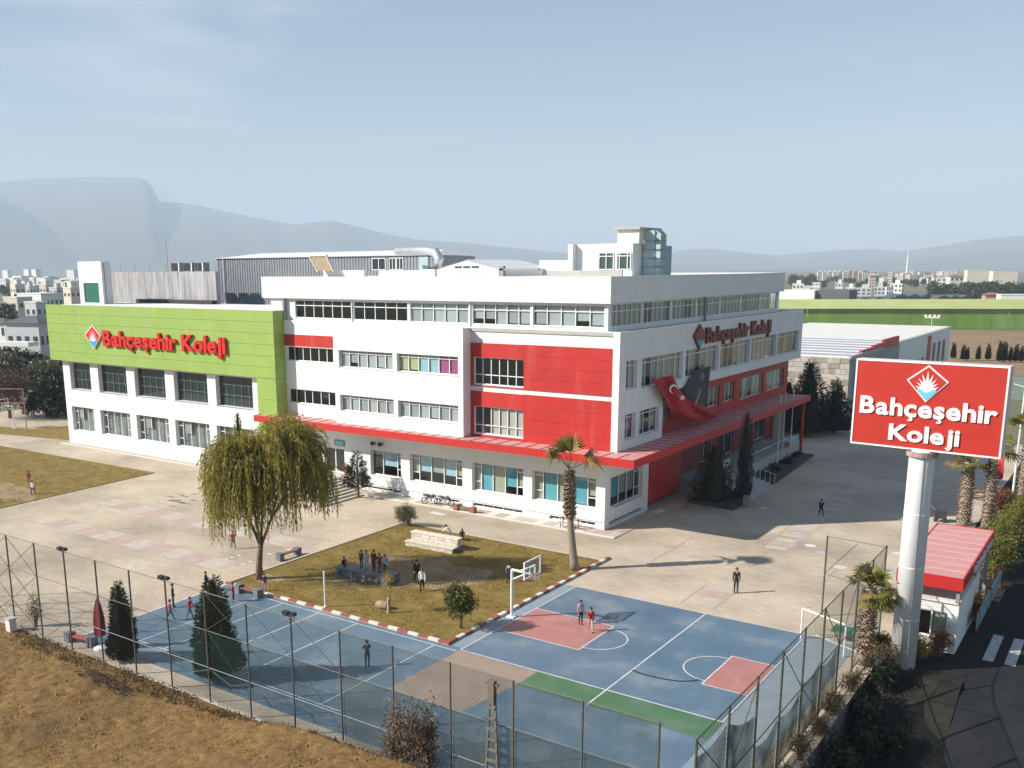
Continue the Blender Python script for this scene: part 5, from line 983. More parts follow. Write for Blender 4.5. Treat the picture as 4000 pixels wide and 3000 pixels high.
conifer(-71.9,62.2,6.7,.52,'slim cypress rising behind the willow against the white wing',n=3000,nm='cypress_tree',power=.5)
conifer(-66.8,61.9,6.2,.5,'slim cypress in front of the green pier near the canopy end',n=2600,nm='cypress_tree',power=.5)
conifer(-27.15,79.2,8.3,.62,'tall slim cypress in the shade beside the porch stairs',m=LDK,n=4200,nm='cypress_tree',power=.4)
conifer(-29.4,78.2,5.2,1.9,'broad dark conifer in the shaded planting bed by the porch',m=LDK,n=5200,power=.55)
conifer(-32.6,116.2,9.3,2.9,'big dark fir tree beyond the end of the school building',m=LDK,n=6500,power=.8,L_=.4,W_=.1,lump=.25)
conifer(-30.6,120.5,6.7,2.3,'smaller dark fir tree in front of the stone clad building',m=LDK,n=4800,power=.8,L_=.4,W_=.1,lump=.25)
conifer(-35.6,118.2,6.5,2.6,'dark fir tree half hidden behind the red porch column',m=LDK,n=3500,power=.8,L_=.4,W_=.1,lump=.25)
def shrub(x,y,rx,ry,h,lab,m=LB,n=2600,nm='shrub',grp=None,L_=.16,W_=.07,z0=0.0,stems=7,cat='shrub',shell=.5,droop=.1,lumps=9):
    t=thing(nm,(x,y,z0),lab,cat,grp); P=[]
    cs=[]
    for i in range(lumps): a=random.uniform(0,6.28); f=random.uniform(.15,.62); cs.append((x+rx*f*math.cos(a),y+ry*f*math.sin(a),z0+h*random.uniform(.28,.75),random.uniform(.38,.6)))
    cnt=max(1,n//lumps)
    for cx,cy,cz,s in cs:
        v=rng.normal(size=(cnt,3)); v/=np.linalg.norm(v,axis=1)[:,None]; rr=rng.random(cnt)**shell; v*=rr[:,None]; P.append(np.stack([cx+v[:,0]*rx*s,cy+v[:,1]*ry*s,np.maximum(cz+v[:,2]*h*.5*s*1.3,z0+.03)],1))
    P=np.concatenate(P); V,Q=leaf_quads(P,L_,W_,droop); np_mesh('foliage',V,Q,m,t)
    mb=MB()
    for i in range(stems): c=random.choice(cs); mb.path([(x+random.uniform(-.1,.1),y+random.uniform(-.1,.1),z0),((x+c[0])/2,(y+c[1])/2,z0+c[2]*.45-z0*.45),(c[0],c[1],c[2])],[.05,.035,.015],n=5)
    mb.build('stems',BARK,t); return t
def rtree(x,y,h,r,zc,lab,m=LRO,n=3600,tr=.07,L_=.2,W_=.11,grp=None,nm='round_tree',ecc=1.0,lumps=14,shell=.4):
    t=thing(nm,(x,y,0),lab,'tree',grp); MB().path([(x,y,0),(x+.03,y,zc*.5),(x,y,zc)],[tr*1.3,tr,tr*.7],n=7).build('trunk',BARK,t,smooth=True); P=[]
    lb=MB()
    for i in range(lumps):
        v=rng.normal(size=3); v/=np.linalg.norm(v); c=np.array([x+v[0]*r*.55,y+v[1]*r*.55,zc+v[2]*(h-zc)*.55]); s=rng.uniform(.42,.62)*r; k=n//lumps
        w_=rng.normal(size=(k,3)); w_/=np.linalg.norm(w_,axis=1)[:,None]; w_*=(rng.random(k)**shell)[:,None]; P.append(c+w_*s*np.array([1,1,(h-zc)/r*ecc])); lb.path([(x,y,zc*.75),tuple((np.array([x,y,zc*.9])+c)/2),tuple(c)],[tr*.6,tr*.4,tr*.15],n=4)
    lb.build('limbs',BARK,t); P=np.concatenate(P); V,Q=leaf_quads(P,L_,W_,.15); np_mesh('crown',V,Q,m,t); return t
rtree(-29.95,41.35,2.75,.98,1.75,'small round leafy tree at the lawn corner by the court',n=4200,tr=.06,L_=.17,W_=.1)
shrub(-46.2,57.0,1.25,1.1,1.9,'grey green spreading shrub at the far lawn corner near the bin',m=LGY,n=3200,L_=.28,W_=.035,shell=.7)
shrub(-21.6,26.45,1.75,.8,3.7,'tangled brown dried bush growing against the tall fence above the field',m=leafm('russet_leaf',(.10,.06,.035),(.22,.14,.08),.15,3),n=3000,L_=.2,W_=.045,stems=26,z0=float(fz(-21.5,26.45))-.05,shell=.75)
shrub(-20.9,26.8,.4,.2,3.9,'thin dried climber reaching up the fence beside the brown bush',m=LBR,n=420,L_=.2,W_=.08,stems=5,z0=float(fz(-20.9,26.5))-.05)
shrub(-50.3,27.7,.55,.5,2.5,'thin grey sapling shrub behind the braced fence bay',m=LGY,n=650,L_=.1,W_=.06,stems=6,lumps=6)
shrub(-59.0,63.6,.9,.5,1.3,'reddish brown potted plant by the front door steps',m=LRD,n=900,z0=1.25,L_=.15)
# sapling with stake
t=thing('sapling',(-34.85,40.95,0),'young staked sapling with a few yellow leaves on the lawn','tree'); MB().path([(-34.85,40.95,0),(-34.82,40.95,1.2),(-34.9,40.97,2.4)],[.03,.025,.012],n=6).build('trunk',BARK,t); MB().path([(-34.92,40.9,0),(-34.9,40.9,.95)],[.11,.09],n=7).build('trunk_guard',WOODL,t)
P=np.array([-34.88,40.96,2.15])+rng.normal(size=(170,3))*np.array([.16,.16,.26]); V,Q=leaf_quads(P,.13,.08,.2); np_mesh('leaves',V,Q,LYE,t)
# right side vegetation
random.seed(33)
for i,(x,y,rx,h,m,lab) in enumerate(((-9.3,50.6,.9,1.5,LB,'olive shrub at the foot of the white sign pole'),(-8.0,51.4,.8,1.6,LYE,'yellowish shrub between the sign pole and the kiosk'),(-7.4,52.3,.9,1.7,LRD,'brown dried shrub in front of the kiosk window'),(-9.2,48.3,1.0,1.8,LBR,'brown weedy shrub under the short palm'))): shrub(x,y,rx,rx,h,lab,m=m,n=1700,L_=.2,W_=.05,shell=.6)
for i,(x,y,h,r_) in enumerate(((-8.9,47.6,1.7,1.0),(-9.0,45.2,2.9,1.1),(-8.7,42.8,3.4,1.2),(-9.0,40.4,4.0,1.2),(-8.7,38.0,3.6,1.3),(-8.9,35.7,4.2,1.2),(-7.6,44.4,1.5,.9),(-7.3,40.6,1.7,1.0))): shrub(x,y,r_,r_,h,'dark overgrown ivy shrub in the shaded cutting outside the court fence',m=LDK,n=1700,L_=.26,W_=.07,shell=.6,grp='ivy shrubs outside the fence',z0=float(np.interp(y,[41,43,47,49],[-3.5,-3.1,-.9,-.01])))
for i in range(5): shrub(-9.9+random.uniform(-.1,.1),45.5-i*2.7,.5,1.0,random.uniform(.7,1.2),'dry grassy clump at the foot of the netted side fence',m=LBR,n=700,L_=.3,W_=.04,grp='dry clumps along the side fence',stems=3)
for i in range(7): shrub(-6.9+random.uniform(-.25,.25),68.5+i*3.0,1.25,1.7,random.uniform(2.4,3.3),'yellow green hedge shrub along the roadside behind the kiosk',m=LYG,n=2200,L_=.2,W_=.08,grp='roadside hedge')
shrub(-8.6,88.5,1.4,1.4,2.2,'rust coloured bush at the foot of the lamp post',m=LRD,n=1800,L_=.2,W_=.08)
shrub(-6.35,59.2,.5,1.3,1.9,'orange leaved plant in the planter beside the kiosk wall',m=LYE,n=900,L_=.18,W_=.09)
for i,(x,y) in enumerate(((-28.6,90),(-28.9,93.5),(-29.1,97.5),(-29.3,101.5))): shrub(x,y,.8,.9,.9,'low clipped dark shrub in the shaded bed by the porch',m=LDK,n=800,grp='clipped shrubs by the porch')
# left side trees beyond the wing
random.seed(44)
for k,(x,y,h,r,zc,m,lab) in enumerate(((-123,74,6.8,3.2,3.5,LDK,'dark evergreen tree'),(-118.5,75.5,7.6,3.4,3.9,LDK,'dark evergreen tree'),(-114,76.5,7.4,3.2,3.8,LDK,'dark evergreen tree'),(-109.8,77.5,7.6,3.0,3.9,LDK,'dark evergreen tree'))):
    rtree(x,y,h,r,zc,'dark evergreen tree in the row beside the green wing',m=m,n=4200,tr=.2,L_=.5,W_=.28,grp='dark trees beside the wing',nm='evergreen_tree',lumps=20)
for i in range(7): shrub(-127+i*3.0,73.0+i*.55,2.0,1.4,3.6,'dense dark hedge shrub under the evergreen trees',m=LDK,n=1500,L_=.45,W_=.2,grp='hedge under the evergreens',stems=3)
for zx,zy,dist,r,m in ((100,900,185,4.6,LFAR),(240,925,182,4.8,LFAR),(335,1000,172,4.2,LGY),(120,1035,165,4.6,LFAR),(20,930,176,4.4,LGY),(420,970,178,3.5,LGY)):
    c=far('R5',zx,zy,dist); r*=.8; rtree(c.x,c.y,max(c.z+r*.35,4.2),r,max(c.z-1.2,2.0),('grey green' if m is LGY else 'dark green')+' loose crowned garden tree in front of the grey roofed house',m=m,n=2600,tr=.2,L_=.6,W_=.35,grp='garden trees by the grey roofed house',nm='garden_tree',lumps=16)
c=far('R5',55,1150,146); rtree(c.x,c.y,c.z+2.6,4.2,c.z-.3,'bare reddish brown tree behind the far basketball hoop',m=leafm('russet',(.09,.05,.045),(.17,.10,.08),.1,2),n=3600,tr=.2,L_=.4,W_=.15,nm='russet_tree')
ft=thing('far_court_fence',(-117.3,66.2,0),'pinkish steel frame fence beside the far basketball hoop','fence')
PKF=mat('pink_steel',(.42,.22,.22),.5,.1,2)
for a in ((-117.3,66.2),(-122,63.5),(-127,60.6)): MB().tube((*a,0),(*a,5.2),.06,n=6).build('post',PKF,ft)
for z in (5.2,3.4): MB().tube((-117.3,66.2,z),(-127,60.6,z),.05,n=5).build('rail',PKF,ft)
# ================================================================== people
SKIN=mat('skin',(.46,.27,.18),.6,.08,8); HAIR=mat('hair_dark',(.018,.013,.010),.6,.3,10); HAIRB=mat('hair_brown',(.07,.038,.02),.6,.3,10); SHOE=mat('shoe_dark',(.02,.02,.022),.6,.2,8)
def cloth(nm,c): return mat('cloth_'+nm,c,.85,.14,6)
CL=dict(black=cloth('black',(.012,.013,.016)),navy=cloth('navy',(.018,.028,.055)),red=cloth('red',(.50,.025,.03)),maroon=cloth('maroon',(.17,.012,.03)),white=cloth('white',(.68,.68,.68)),grey=cloth('grey',(.20,.21,.22)),jeans=cloth('jeans',(.06,.10,.17)),pale=cloth('pale',(.42,.50,.60)),blue=cloth('blue',(.13,.30,.40)),orange=cloth('orange',(.48,.09,.03)),purple=cloth('purple',(.10,.025,.07)),beige=cloth('beige',(.5,.42,.36)),teal=cloth('teal',(.05,.14,.15)),rose=cloth('rose',(.5,.35,.36)))
def person(x,y,h,yaw,label,top,legs,pose=(.0,.0,0,0,.1,-.1,.2,.2,0),z0=0.0,hair=HAIR,shoe=SHOE,long=False,grp=None,sleeve=None):
    lt,rt,lk,rk,la,ra,le,re,lean=pose                # thigh swing, knee bend, arm swing, elbow bend, lean
    t=thing('person',(x,y,z0),label,'person',grp); J={}; 
    def dirv(a): return np.array([0,math.sin(a),-math.cos(a)])
    legsJ=[]; 
    for s,a,k in ((-1,lt,lk),(1,rt,rk)):
        hip=np.array([s*.052*h,0,0]); kn=hip+dirv(a)*.245*h; an=kn+dirv(a-k)*.235*h; legsJ.append((hip,kn,an))
    zmin=min(l_[2][2] for l_ in legsJ)-.03*h; up=-zmin
    V=[]; R=[]; E_=[]; lab=[]
    def add(p,r,par,g_):
        V.append(np.array(p)); R.append(r if isinstance(r,tuple) else (r,r)); lab.append(g_)
        if par is not None: E_.append((par,len(V)-1))
        return len(V)-1
    sp=np.array([0,math.sin(lean),math.cos(lean)]); pel=add((0,0,up),(.080*h,.058*h),None,'L'); wst=add(np.array([0,0,up])+sp*.10*h,(.070*h,.050*h),pel,'T'); ch=add(np.array([0,0,up])+sp*.235*h,(.088*h,.060*h),wst,'T'); nk=add(np.array([0,0,up])+sp*.325*h,(.030*h,.030*h),ch,'S')
    hs=np.array([0,math.sin(lean*.6),math.cos(lean*.6)]); hd=add(V[nk]+hs*.065*h+np.array([0,.012*h,0]),(.046*h,.054*h),nk,'S'); ht=add(V[hd]+hs*.055*h,(.036*h,.042*h),hd,'S')
    for (hip,kn,an),s in zip(legsJ,(-1,1)):
        o=np.array([0,0,up]); a=add(o+hip+np.array([0,0,-.03*h]),(.052*h,.052*h),pel,'L'); b=add(o+kn,(.036*h,.038*h),a,'L'); c=add(o+an,(.024*h,.026*h),b,'L'); add(o+an+np.array([0,.085*h,-.012*h]),(.022*h,.017*h),c,'F')
    for s,a,e in ((-1,la,le),(1,ra,re)):
        sh=add(V[ch]+np.array([s*.098*h,0,0])+sp*.045*h,(.036*h,.036*h),ch,'A'); el=add(V[sh]+np.array([s*.022*h,math.sin(a)*.175*h,-math.cos(a)*.175*h]),(.027*h,.027*h),sh,'A'); wr=add(V[el]+np.array([-s*.01*h,math.sin(a+e)*.135*h,-math.cos(a+e)*.135*h]),(.019*h,.019*h),el,'A')
        dd=np.array([-s*.05,math.sin(a+e+.15),-math.cos(a+e+.15)]); pm=add(V[wr]+dd*.042*h,(.020*h,.012*h),wr,'S')
        for q in range(4): f=add(V[pm]+dd*(.034-.004*abs(q-1.3))*h+np.array([0,(q-1.5)*.0095*h,0]),(.0046*h,.0046*h),pm,'S'); add(V[f]+dd*.020*h+np.array([-s*.006*h,.004*h,0]),(.0040*h,.0040*h),f,'S')
        add(V[wr]+dd*.045*h+np.array([-s*.006*h,.028*h,0]),(.0052*h,.0052*h),wr,'S')
    me=bpy.data.meshes.new('figure'); me.from_pydata([tuple(v) for v in V],E_,[]); o=bpy.data.objects.new('figure',me); COL.objects.link(o); o.modifiers.new('s','SKIN'); 
    for i,r in enumerate(R): me.skin_vertices[0].data[i].radius=r
    me.skin_vertices[0].data[0].use_root=True; md=o.modifiers.new('d','SUBSURF'); md.levels=1; md.render_levels=1
    bpy.context.view_layer.update(); m2=bpy.data.meshes.new_from_object(o.evaluated_get(bpy.context.evaluated_depsgraph_get())); bpy.data.objects.remove(o); bpy.data.meshes.remove(me)
    m2.materials.clear(); MM=dict(T=0,A=1,L=2,F=3,S=4)
    for q in (CL[top],CL[sleeve or top],CL[legs],shoe,SKIN): m2.materials.append(q)
    A_=np.array([V[a] for a,b in E_]); B_=np.array([V[b] for a,b in E_]); gid=[MM[lab[b]] for a,b in E_]; AB=B_-A_; LL=(AB**2).sum(1)
    for p in m2.polygons:
        c=np.array(p.center); tt=np.clip(((c-A_)*AB).sum(1)/LL,0,1); d=((A_+AB*tt[:,None]-c)**2).sum(1); p.material_index=gid[int(d.argmin())]; p.use_smooth=True
    ob=bpy.data.objects.new('body',m2); COL.objects.link(ob); ob.parent=t; hc=V[hd]+hs*.018*h
    mb=MB(); N,K=12,8
    for k in range(K+1):
        for i in range(N):
            ph=math.pi*k/K*(.62 if not long else .64); az=2*math.pi*i/N; fr=math.sin(az)>.35
            phm=ph*(.72 if fr else 1.25 if not long else 1.55); mb.v.append((hc[0]+.059*h*math.sin(phm)*math.cos(az),hc[1]-.006*h+.068*h*math.sin(phm)*math.sin(az),hc[2]+.070*h*math.cos(phm)-(0 if not long or fr else .03*h*k/K)))
    for k in range(K):
        for i in range(N): mb.f.append((k*N+i,k*N+(i+1)%N,(k+1)*N+(i+1)%N,(k+1)*N+i)); mb.m.append(0)
    hm=bpy.data.meshes.new('hair'); hm.from_pydata(mb.v,[],mb.f); hm.materials.append(hair); ho=bpy.data.objects.new('hair',hm); COL.objects.link(ho); ho.parent=t
    fc=MB(); ey=V[hd]+np.array([0,.055*h,.012*h])
    for s in (-1,1): fc.box(ey[0]+s*.018*h-.006*h,ey[0]+s*.018*h+.006*h,ey[1]-.006*h,ey[1]+.003*h,ey[2]-.003*h,ey[2]+.004*h)
    fc.box(-.012*h,.012*h,ey[1]-.008*h,ey[1]+.002*h,ey[2]-.038*h,ey[2]-.034*h); fm=bpy.data.meshes.new('face'); fm.from_pydata(fc.v,[],fc.f); fm.materials.append(HAIR); fo=bpy.data.objects.new('face_features',fm); COL.objects.link(fo); fo.parent=t
    t.rotation_euler=(0,0,yaw); return t
STAND=(.03,-.03,0,0,.05,-.05,.15,.2,0); WALK=(.38,-.32,.1,.35,-.35,.35,.3,.4,.04); WALK2=(-.3,.36,.35,.08,.3,-.3,.3,.3,.04); PUP=(.05,-.05,0,0,.4,.4,1.4,1.4,.03); CROUCH=(1.55,1.35,2.25,2.1,.9,.7,.6,.7,.55); SIT=(1.45,1.4,1.4,1.3,.5,.4,.7,.7,.15); RUN=(.6,-.4,.5,.9,-.6,.6,1.2,1.2,.12); HEADUP=(.05,-.04,0,0,.3,2.2,1.2,.9,0); BEND=(.15,.05,.2,.1,.9,.8,.2,.2,.7)
def fy(v): return math.atan2(-v.x,v.y)               # yaw so that local +Y faces v
TOC=fy(-FWD); AWC=fy(FWD); RTC=fy(RIGHT); LTC=fy(-RIGHT)
def at(k,x,y,z=0): q=gr(k,x,y,z); return q.x,q.y
person(*at('E',210,352),1.36,TOC+.3,'child in a red jacket walking on the dry lawn by the green wing','red','grey',WALK)
person(*at('E',240,427),1.38,TOC-.2,'child in white top and dark trousers on the dry lawn','white','navy',WALK2)
person(*at('E',1492,436),1.45,RTC+.4,'child in black with a backpack walking towards the willow','black','jeans',WALK)
person(*at('E',1682,818),1.42,AWC+.5,'child in an orange red coat standing on paving left of the willow trunk','orange','teal',WALK)
person(*at('E',1487,1122),1.35,RTC,'child in a dark jacket at the corner of the blue court','navy','teal',STAND)
person(*at('E',1250,1240),1.58,RTC+.3,'tall youth in dark clothes beside two red jacketed children','black','navy',STAND,hair=HAIRB)
person(*at('E',1228,1335),1.38,RTC+.2,'child in a red jacket and dark trousers next to the tall youth','red','teal',WALK,hair=HAIRB)
person(*at('E',1372,1318),1.4,RTC-.1,'child in a red jacket and blue jeans walking on the blue court','red','jeans',WALK2,hair=HAIRB)
person(*at('E',1682,1198),1.25,LTC,'child in red standing beside the bench behind the large conifer','red','maroon',STAND)
person(*at('E',1905,1128),1.3,AWC,'child in purple standing at the foot of the willow trunk','purple','rose',STAND,hair=HAIRB)
for i,(zx,zy,h,top,legs,hr,lg,lab) in enumerate(((513,688,1.25,'maroon','navy',HAIR,False,'child in dark red at the left of the row standing on the stone wall'),(578,708,1.35,'pale','pale',HAIR,True,'child in pale blue denim standing in the row on the stone wall'),(668,733,1.52,'maroon','black',HAIR,True,'tallest girl in maroon with long hair in the row on the stone wall'),(738,758,1.42,'maroon','maroon',HAIRB,True,'child all in dull red standing in the row on the stone wall'),(803,775,1.42,'blue','black',HAIR,False,'child in a blue jacket at the right of the row on the stone wall'))):
    q=gr('r',zx,zy,.70); person(q.x,min(max(q.y,44.55),45.5),h,TOC+random.uniform(-.5,.5),lab,top,legs,STAND,.70,hr,long=lg)
q=gr('r',290,662,.70); person(q.x,44.75,1.3,TOC+.4,'child in black sitting on the pale end of the stone wall','black','purple',SIT,.36)
person(*at('r',1195,870),1.66,TOC+.2,'woman in black walking just behind the white topped woman','black','black',WALK,hair=HAIRB,long=True)
person(*at('r',1262,988),1.7,TOC,'woman in a white top and black trousers crossing the lawn','white','black',WALK2,hair=HAIRB,long=True)
person(*at('r',1615,352),1.4,LTC,'child in white bending down behind the pale stone bench','white','white',BEND)
person(*at('r',1755,352),1.5,TOC,'person in black crouching at the end of the pale stone bench','black','navy',CROUCH)
person(*at('G',345,1062),1.42,RTC+.8,'child in black seen behind the basketball hoop pole','black','black',WALK,sleeve='grey')
person(*at('J',803,930),1.5,AWC+.3,'boy in dark clothes with arms raised on the left blue court','navy','black',PUP,hair=HAIR)
person(*at('G',862,1362),1.5,TOC+.3,'boy in a pale striped top and dark trousers on the pink court key','rose','navy',STAND)
person(*at('G',934,1412),1.52,TOC,'boy in a red jacket and pale trousers on the pink court key','red','beige',WALK)
person(*at('H',136,1137),1.72,TOC-.1,'man in a black jacket standing on the sunlit paving','black','navy',STAND,hair=HAIRB)
person(*at('H',748,586),1.55,AWC,'man in black walking away through the building shadow','black','black',WALK,shoe=CL['white'])
# ================================================================== beyond the school
t=thing('stone_clad_building',(-36,125,0),'low stone clad building with a striped metal roof and white rear block','building')
MB().box(-60,-30.3,125,153,0,8.6).build('wall',mat('grey_wall',(.30,.32,.34),.8,.1,.5),t)
SP=mat('split_stone',(.34,.31,.27),.9,.3,1.6,.5,5,col2=(.50,.46,.40))
stf=MB().box(-38.0,-30.28,124.85,125.0,0,8.75).build('stone_face',SP,t)
random.seed(9); SPs=[SP,mat('split_stone2',(.30,.27,.24),.9,.2,2,.4,6),mat('split_stone3',(.46,.42,.37),.9,.2,2,.4,6)]
for r in range(13):
    a=-38.0
    while a<-30.35:
        w_=min(random.uniform(.5,1.0),-30.3-a); ub('stone',random.choice(SPs),stf,a+.02,a+w_,124.85-random.uniform(.03,.1),124.849,r*.67+.02,r*.67+.65); a+=w_
MB().box(-46,-38.02,124.6,125,0,8.25).build('wall',WHITE,t)
for i in range(22): y=125.2+i*1.27; ub('roof_sheet',ROOFD if i%3 else ROOFM,t,-60,-30.6,y,y+1.2,8.6,8.85+.018*i+(.06 if i%3==0 else 0))
ub('parapet',CONC,t,-30.55,-30.2,125,143,8.6,9.0)
for y0,y1,z1 in ((131,137,9.25),(137.2,143,9.5),(143.2,152.8,9.9)): ub('red_parapet',RED,t,-30.75,-30.4,y0,y1,8.6,z1)
wb=MB().box(-56,-30.4,153,196,0,9.0).build('rear_block',WHITE,t); MB().box(-55.7,-30.7,153.3,195.7,9.0,9.06).build('roof',OFFW,wb)
for i in range(8): ub('window',GLASSD if 0 else mat('far_window',(.05,.07,.09),.3,.2,1),wb,-30.39,-30.36,157+i*4.6,159.4+i*4.6,1.5+(i%2)*.0,7.0 if i>3 else 5.2)
for i in range(6): ub('window',mat('far_window',(.05,.07,.09),.3,.2,1),t,-30.29,-30.26,127.5+i*3.2,129+i*3.2,.8,6.8)
ub('red_pier',RED,wb,-30.38,-30.33,175,178,0,8.5)
# green hall and brown field
struct(sheet('brown_field',[(-110,200),(40,205),(40,352),(-60,336),(-110,330)],-.055,mat('brown_earth',(.30,.19,.10),.95,.25,.08,.3,2,col2=(.20,.13,.06),detail=10)))
struct(sheet('far_court',rect(-24,6,166,201),-.05,mat('far_court_green',(.16,.22,.16),.8,.15,.3)))
hl=thing('green_hall',(-60,345,0),'long lime green covered sports hall beyond the brown field','sports hall')
A=Vector((-112,316,0)); B=Vector((8,374,0)); d=(B-A).normalized(); nn=Vector((-d.y,d.x,0)); HG=mat('hall_green',(.15,.28,.045),.75,.25,.15,.2,1,stretch=(1,1,.3),wear=((.26,.36,.12),.12,(1,1,.4),.48,.7)); HR=mat('hall_roof',(.42,.46,.17),.7,.12,.08)
n=26
for i in range(n):
    a=A+(B-A)*(i/n)+d*.06; b=A+(B-A)*((i+1)/n); bow=.25*math.sin(i*2.1)
    mb=MB(); mb.quad(a,b,b+Vector((0,0,6.3)),a+Vector((0,0,6.3))); mb.build('wall_panel',HG,hl)
C2,D2=A+nn*42,B+nn*42
mb=MB(); U=lambda p,z: p+Vector((0,0,z)); eA,eB=A-nn*.8-d*1,B-nn*.8+d*1; rA,rB=A+nn*21+d*12,B+nn*21-d*12
mb.quad(U(eA,6.35),U(eB,6.35),U(rB,8.75),U(rA,8.75)); mb.quad(U(C2,6.35),U(D2,6.35),U(rB,8.75),U(rA,8.75)); mb.tri(U(eA,6.35),U(C2,6.35),U(rA,8.75)); mb.tri(U(eB,6.35),U(D2,6.35),U(rB,8.75)); mb.build('roof',HR,hl)
mb=MB(); mb.quad(A,C2,U(C2,6.3),U(A,6.3)); mb.build('wall_panel',HG,hl)
fl_=thing('floodlight_mast',far('D',1545,690,250).to_2d().to_3d(),'white floodlight mast in front of the lime green hall','lamp post'); p=WL[fl_.name]
MB().path([(p.x,p.y,0),(p.x,p.y,8.2)],[.12,.07],n=6).build('pole',OFFW,fl_); MB().box(p.x-1.6,p.x+1.6,p.y-.1,p.y+.1,8.0,8.25).build('arm',OFFW,fl_)
for q in (-1.4,-.5,.5,1.4): MB().box(p.x+q-.25,p.x+q+.25,p.y-.2,p.y+.2,8.25,8.75).build('lamp_head',WHITE2,fl_)
# row of small cypresses on the field edge, with thin posts
def clone(src,loc,label=None,rot=0,sc=1.0):
    r=src.copy(); COL.objects.link(r); r.location=loc; r.rotation_euler=(0,0,rot); r.scale=(sc,)*3
    for ch in src.children: c=ch.copy(); COL.objects.link(c); c.parent=r
    if label: r['label']=label
    return r
random.seed(12)
cy=conifer(-35.0,232.4,3.6,.36,'small dark cypress in the row along the edge of the brown field',m=LDK,n=900,grp='cypress row by the brown field',L_=.4,W_=.15,nm='small_cypress',power=.75)
for zx,s in ((1770,.95),(1800,.8),(1880,.9),(1950,1.0),(2035,1.25),(2065,1.2),(2110,.9),(2150,1.05),(2190,.95),(2240,1.1)):
    q=gr('D',zx,935 if zx<2000 else 948); clone(cy,(q.x,q.y,0),None,random.uniform(0,6),s)
pf=thing('field_fence',(-30,240,0),'thin wire post fence along the edge of the brown field','fence')
for zx in (1605,1645,1850,1975,2100,2200): q=gr('D',zx,905); MB().tube((q.x,q.y,0),(q.x,q.y,5.0),.07,n=5).build('post',GREY,pf)
for z in (2.6,4.9): a=gr('D',1605,905); b=gr('D',2260,905); MB().tube((a.x,a.y,z),(b.x,b.y,z),.03,n=4).build('rail',GREY,pf)
# ------------------------------------------------------------------ town houses
FWIN=mat('far_window',(.05,.07,.09),.3,.2,1); FW=[mat('far_white',(.72,.72,.70),.8,.06,.05),mat('far_cream',(.62,.56,.47),.8,.08,.05),mat('far_tan',(.50,.42,.34),.8,.1,.05),mat('far_grey',(.50,.51,.53),.8,.08,.05),mat('far_pink',(.48,.30,.26),.8,.1,.05)]
RT=mat('far_tile_roof',(.28,.11,.08),.9,.15,.3); RG=mat('far_dark_roof',(.10,.105,.11),.8,.15,.3)
def block(k,x0,x1,ytop,dist,m,lab,grp=None,st=2,bays=3,roof='flat',rot=None,dep=.8,nm='house',cat='house',win=True,side=True,stair=False):
    c=far(k,(x0+x1)/2,ytop,dist); zt=max(c.z,3.0); wpx=(x1-x0)/ZM[k][2]; W_=wpx*dist/F*1.0
    c2=Vector((c.x,c.y,0)); r=rot if rot is not None else random.choice([0,0,.12,-.1])
    t=thing(nm,(c.x,c.y,0),lab,cat,grp); w_=W_/1.38 if dep>.5 else W_/1.15; dp=w_*dep
    def bx(a0,a1,b0,b1,z0,z1,nm_,mm,par=t):
        o=ub(nm_,mm,None,a0,a1,b0,b1,z0,z1); o.parent=par; return o
    wl_=MB().box(-w_/2,w_/2,-dp/2,dp/2,0,zt); mew=bpy.data.meshes.new('wall'); mew.from_pydata(wl_.v,[],wl_.f); mew.materials.append(m); ow=bpy.data.objects.new('wall',mew); COL.objects.link(ow); ow.parent=t
    if roof=='flat':
        bx(-w_/2-.15,w_/2+.15,-dp/2-.15,dp/2+.15,zt,zt+.35,'roof_edge',FW[0])
        if stair: bx(-w_*.15,w_*.25,-dp*.2,dp*.3,zt+.35,zt+2.6,'stair_head',m)
    else:
        mb=MB(); e=.5; a,b=w_/2+e,dp/2+e; hh=min(w_,dp)*.22; P_=[(-a,-b,zt),(a,-b,zt),(a,b,zt),(-a,b,zt),(-a+b,0,zt+hh),(a-b,0,zt+hh)] if a>b else [(-a,-b,zt),(a,-b,zt),(a,b,zt),(-a,b,zt),(0,-b+a,zt+hh),(0,b-a,zt+hh)]
        fs_=((0,1,5,4),(1,2,5),(2,3,4,5),(3,0,4)) if a>b else ((0,1,4),(1,2,5,4),(2,3,5),(3,0,4,5))
        rm=bpy.data.meshes.new('roof'); rm.from_pydata(P_,[],fs_); rm.materials.append(RT if roof=='tile' else RG); ro=bpy.data.objects.new('roof',rm); COL.objects.link(ro); ro.parent=t
    if win:
        for s in range(st):
            z=zt*(s+.32)/st; hz=min(1.5,zt/st*.45)
            for b in range(bays):
                a=-w_/2+w_*(b+.5)/bays; ww=min(1.6,w_/bays*.5); bx(a-ww/2,a+ww/2,-dp/2-.05,-dp/2+.02,z,z+hz,'window',FWIN)
                if side:
                    a=-dp/2+dp*(b+.5)/bays; ww=min(1.4,dp/bays*.5); bx(w_/2-.02,w_/2+.05,a-ww/2,a+ww/2,z,z+hz,'window',FWIN)
    t.rotation_euler=(0,0,r); return t
random.seed(17)
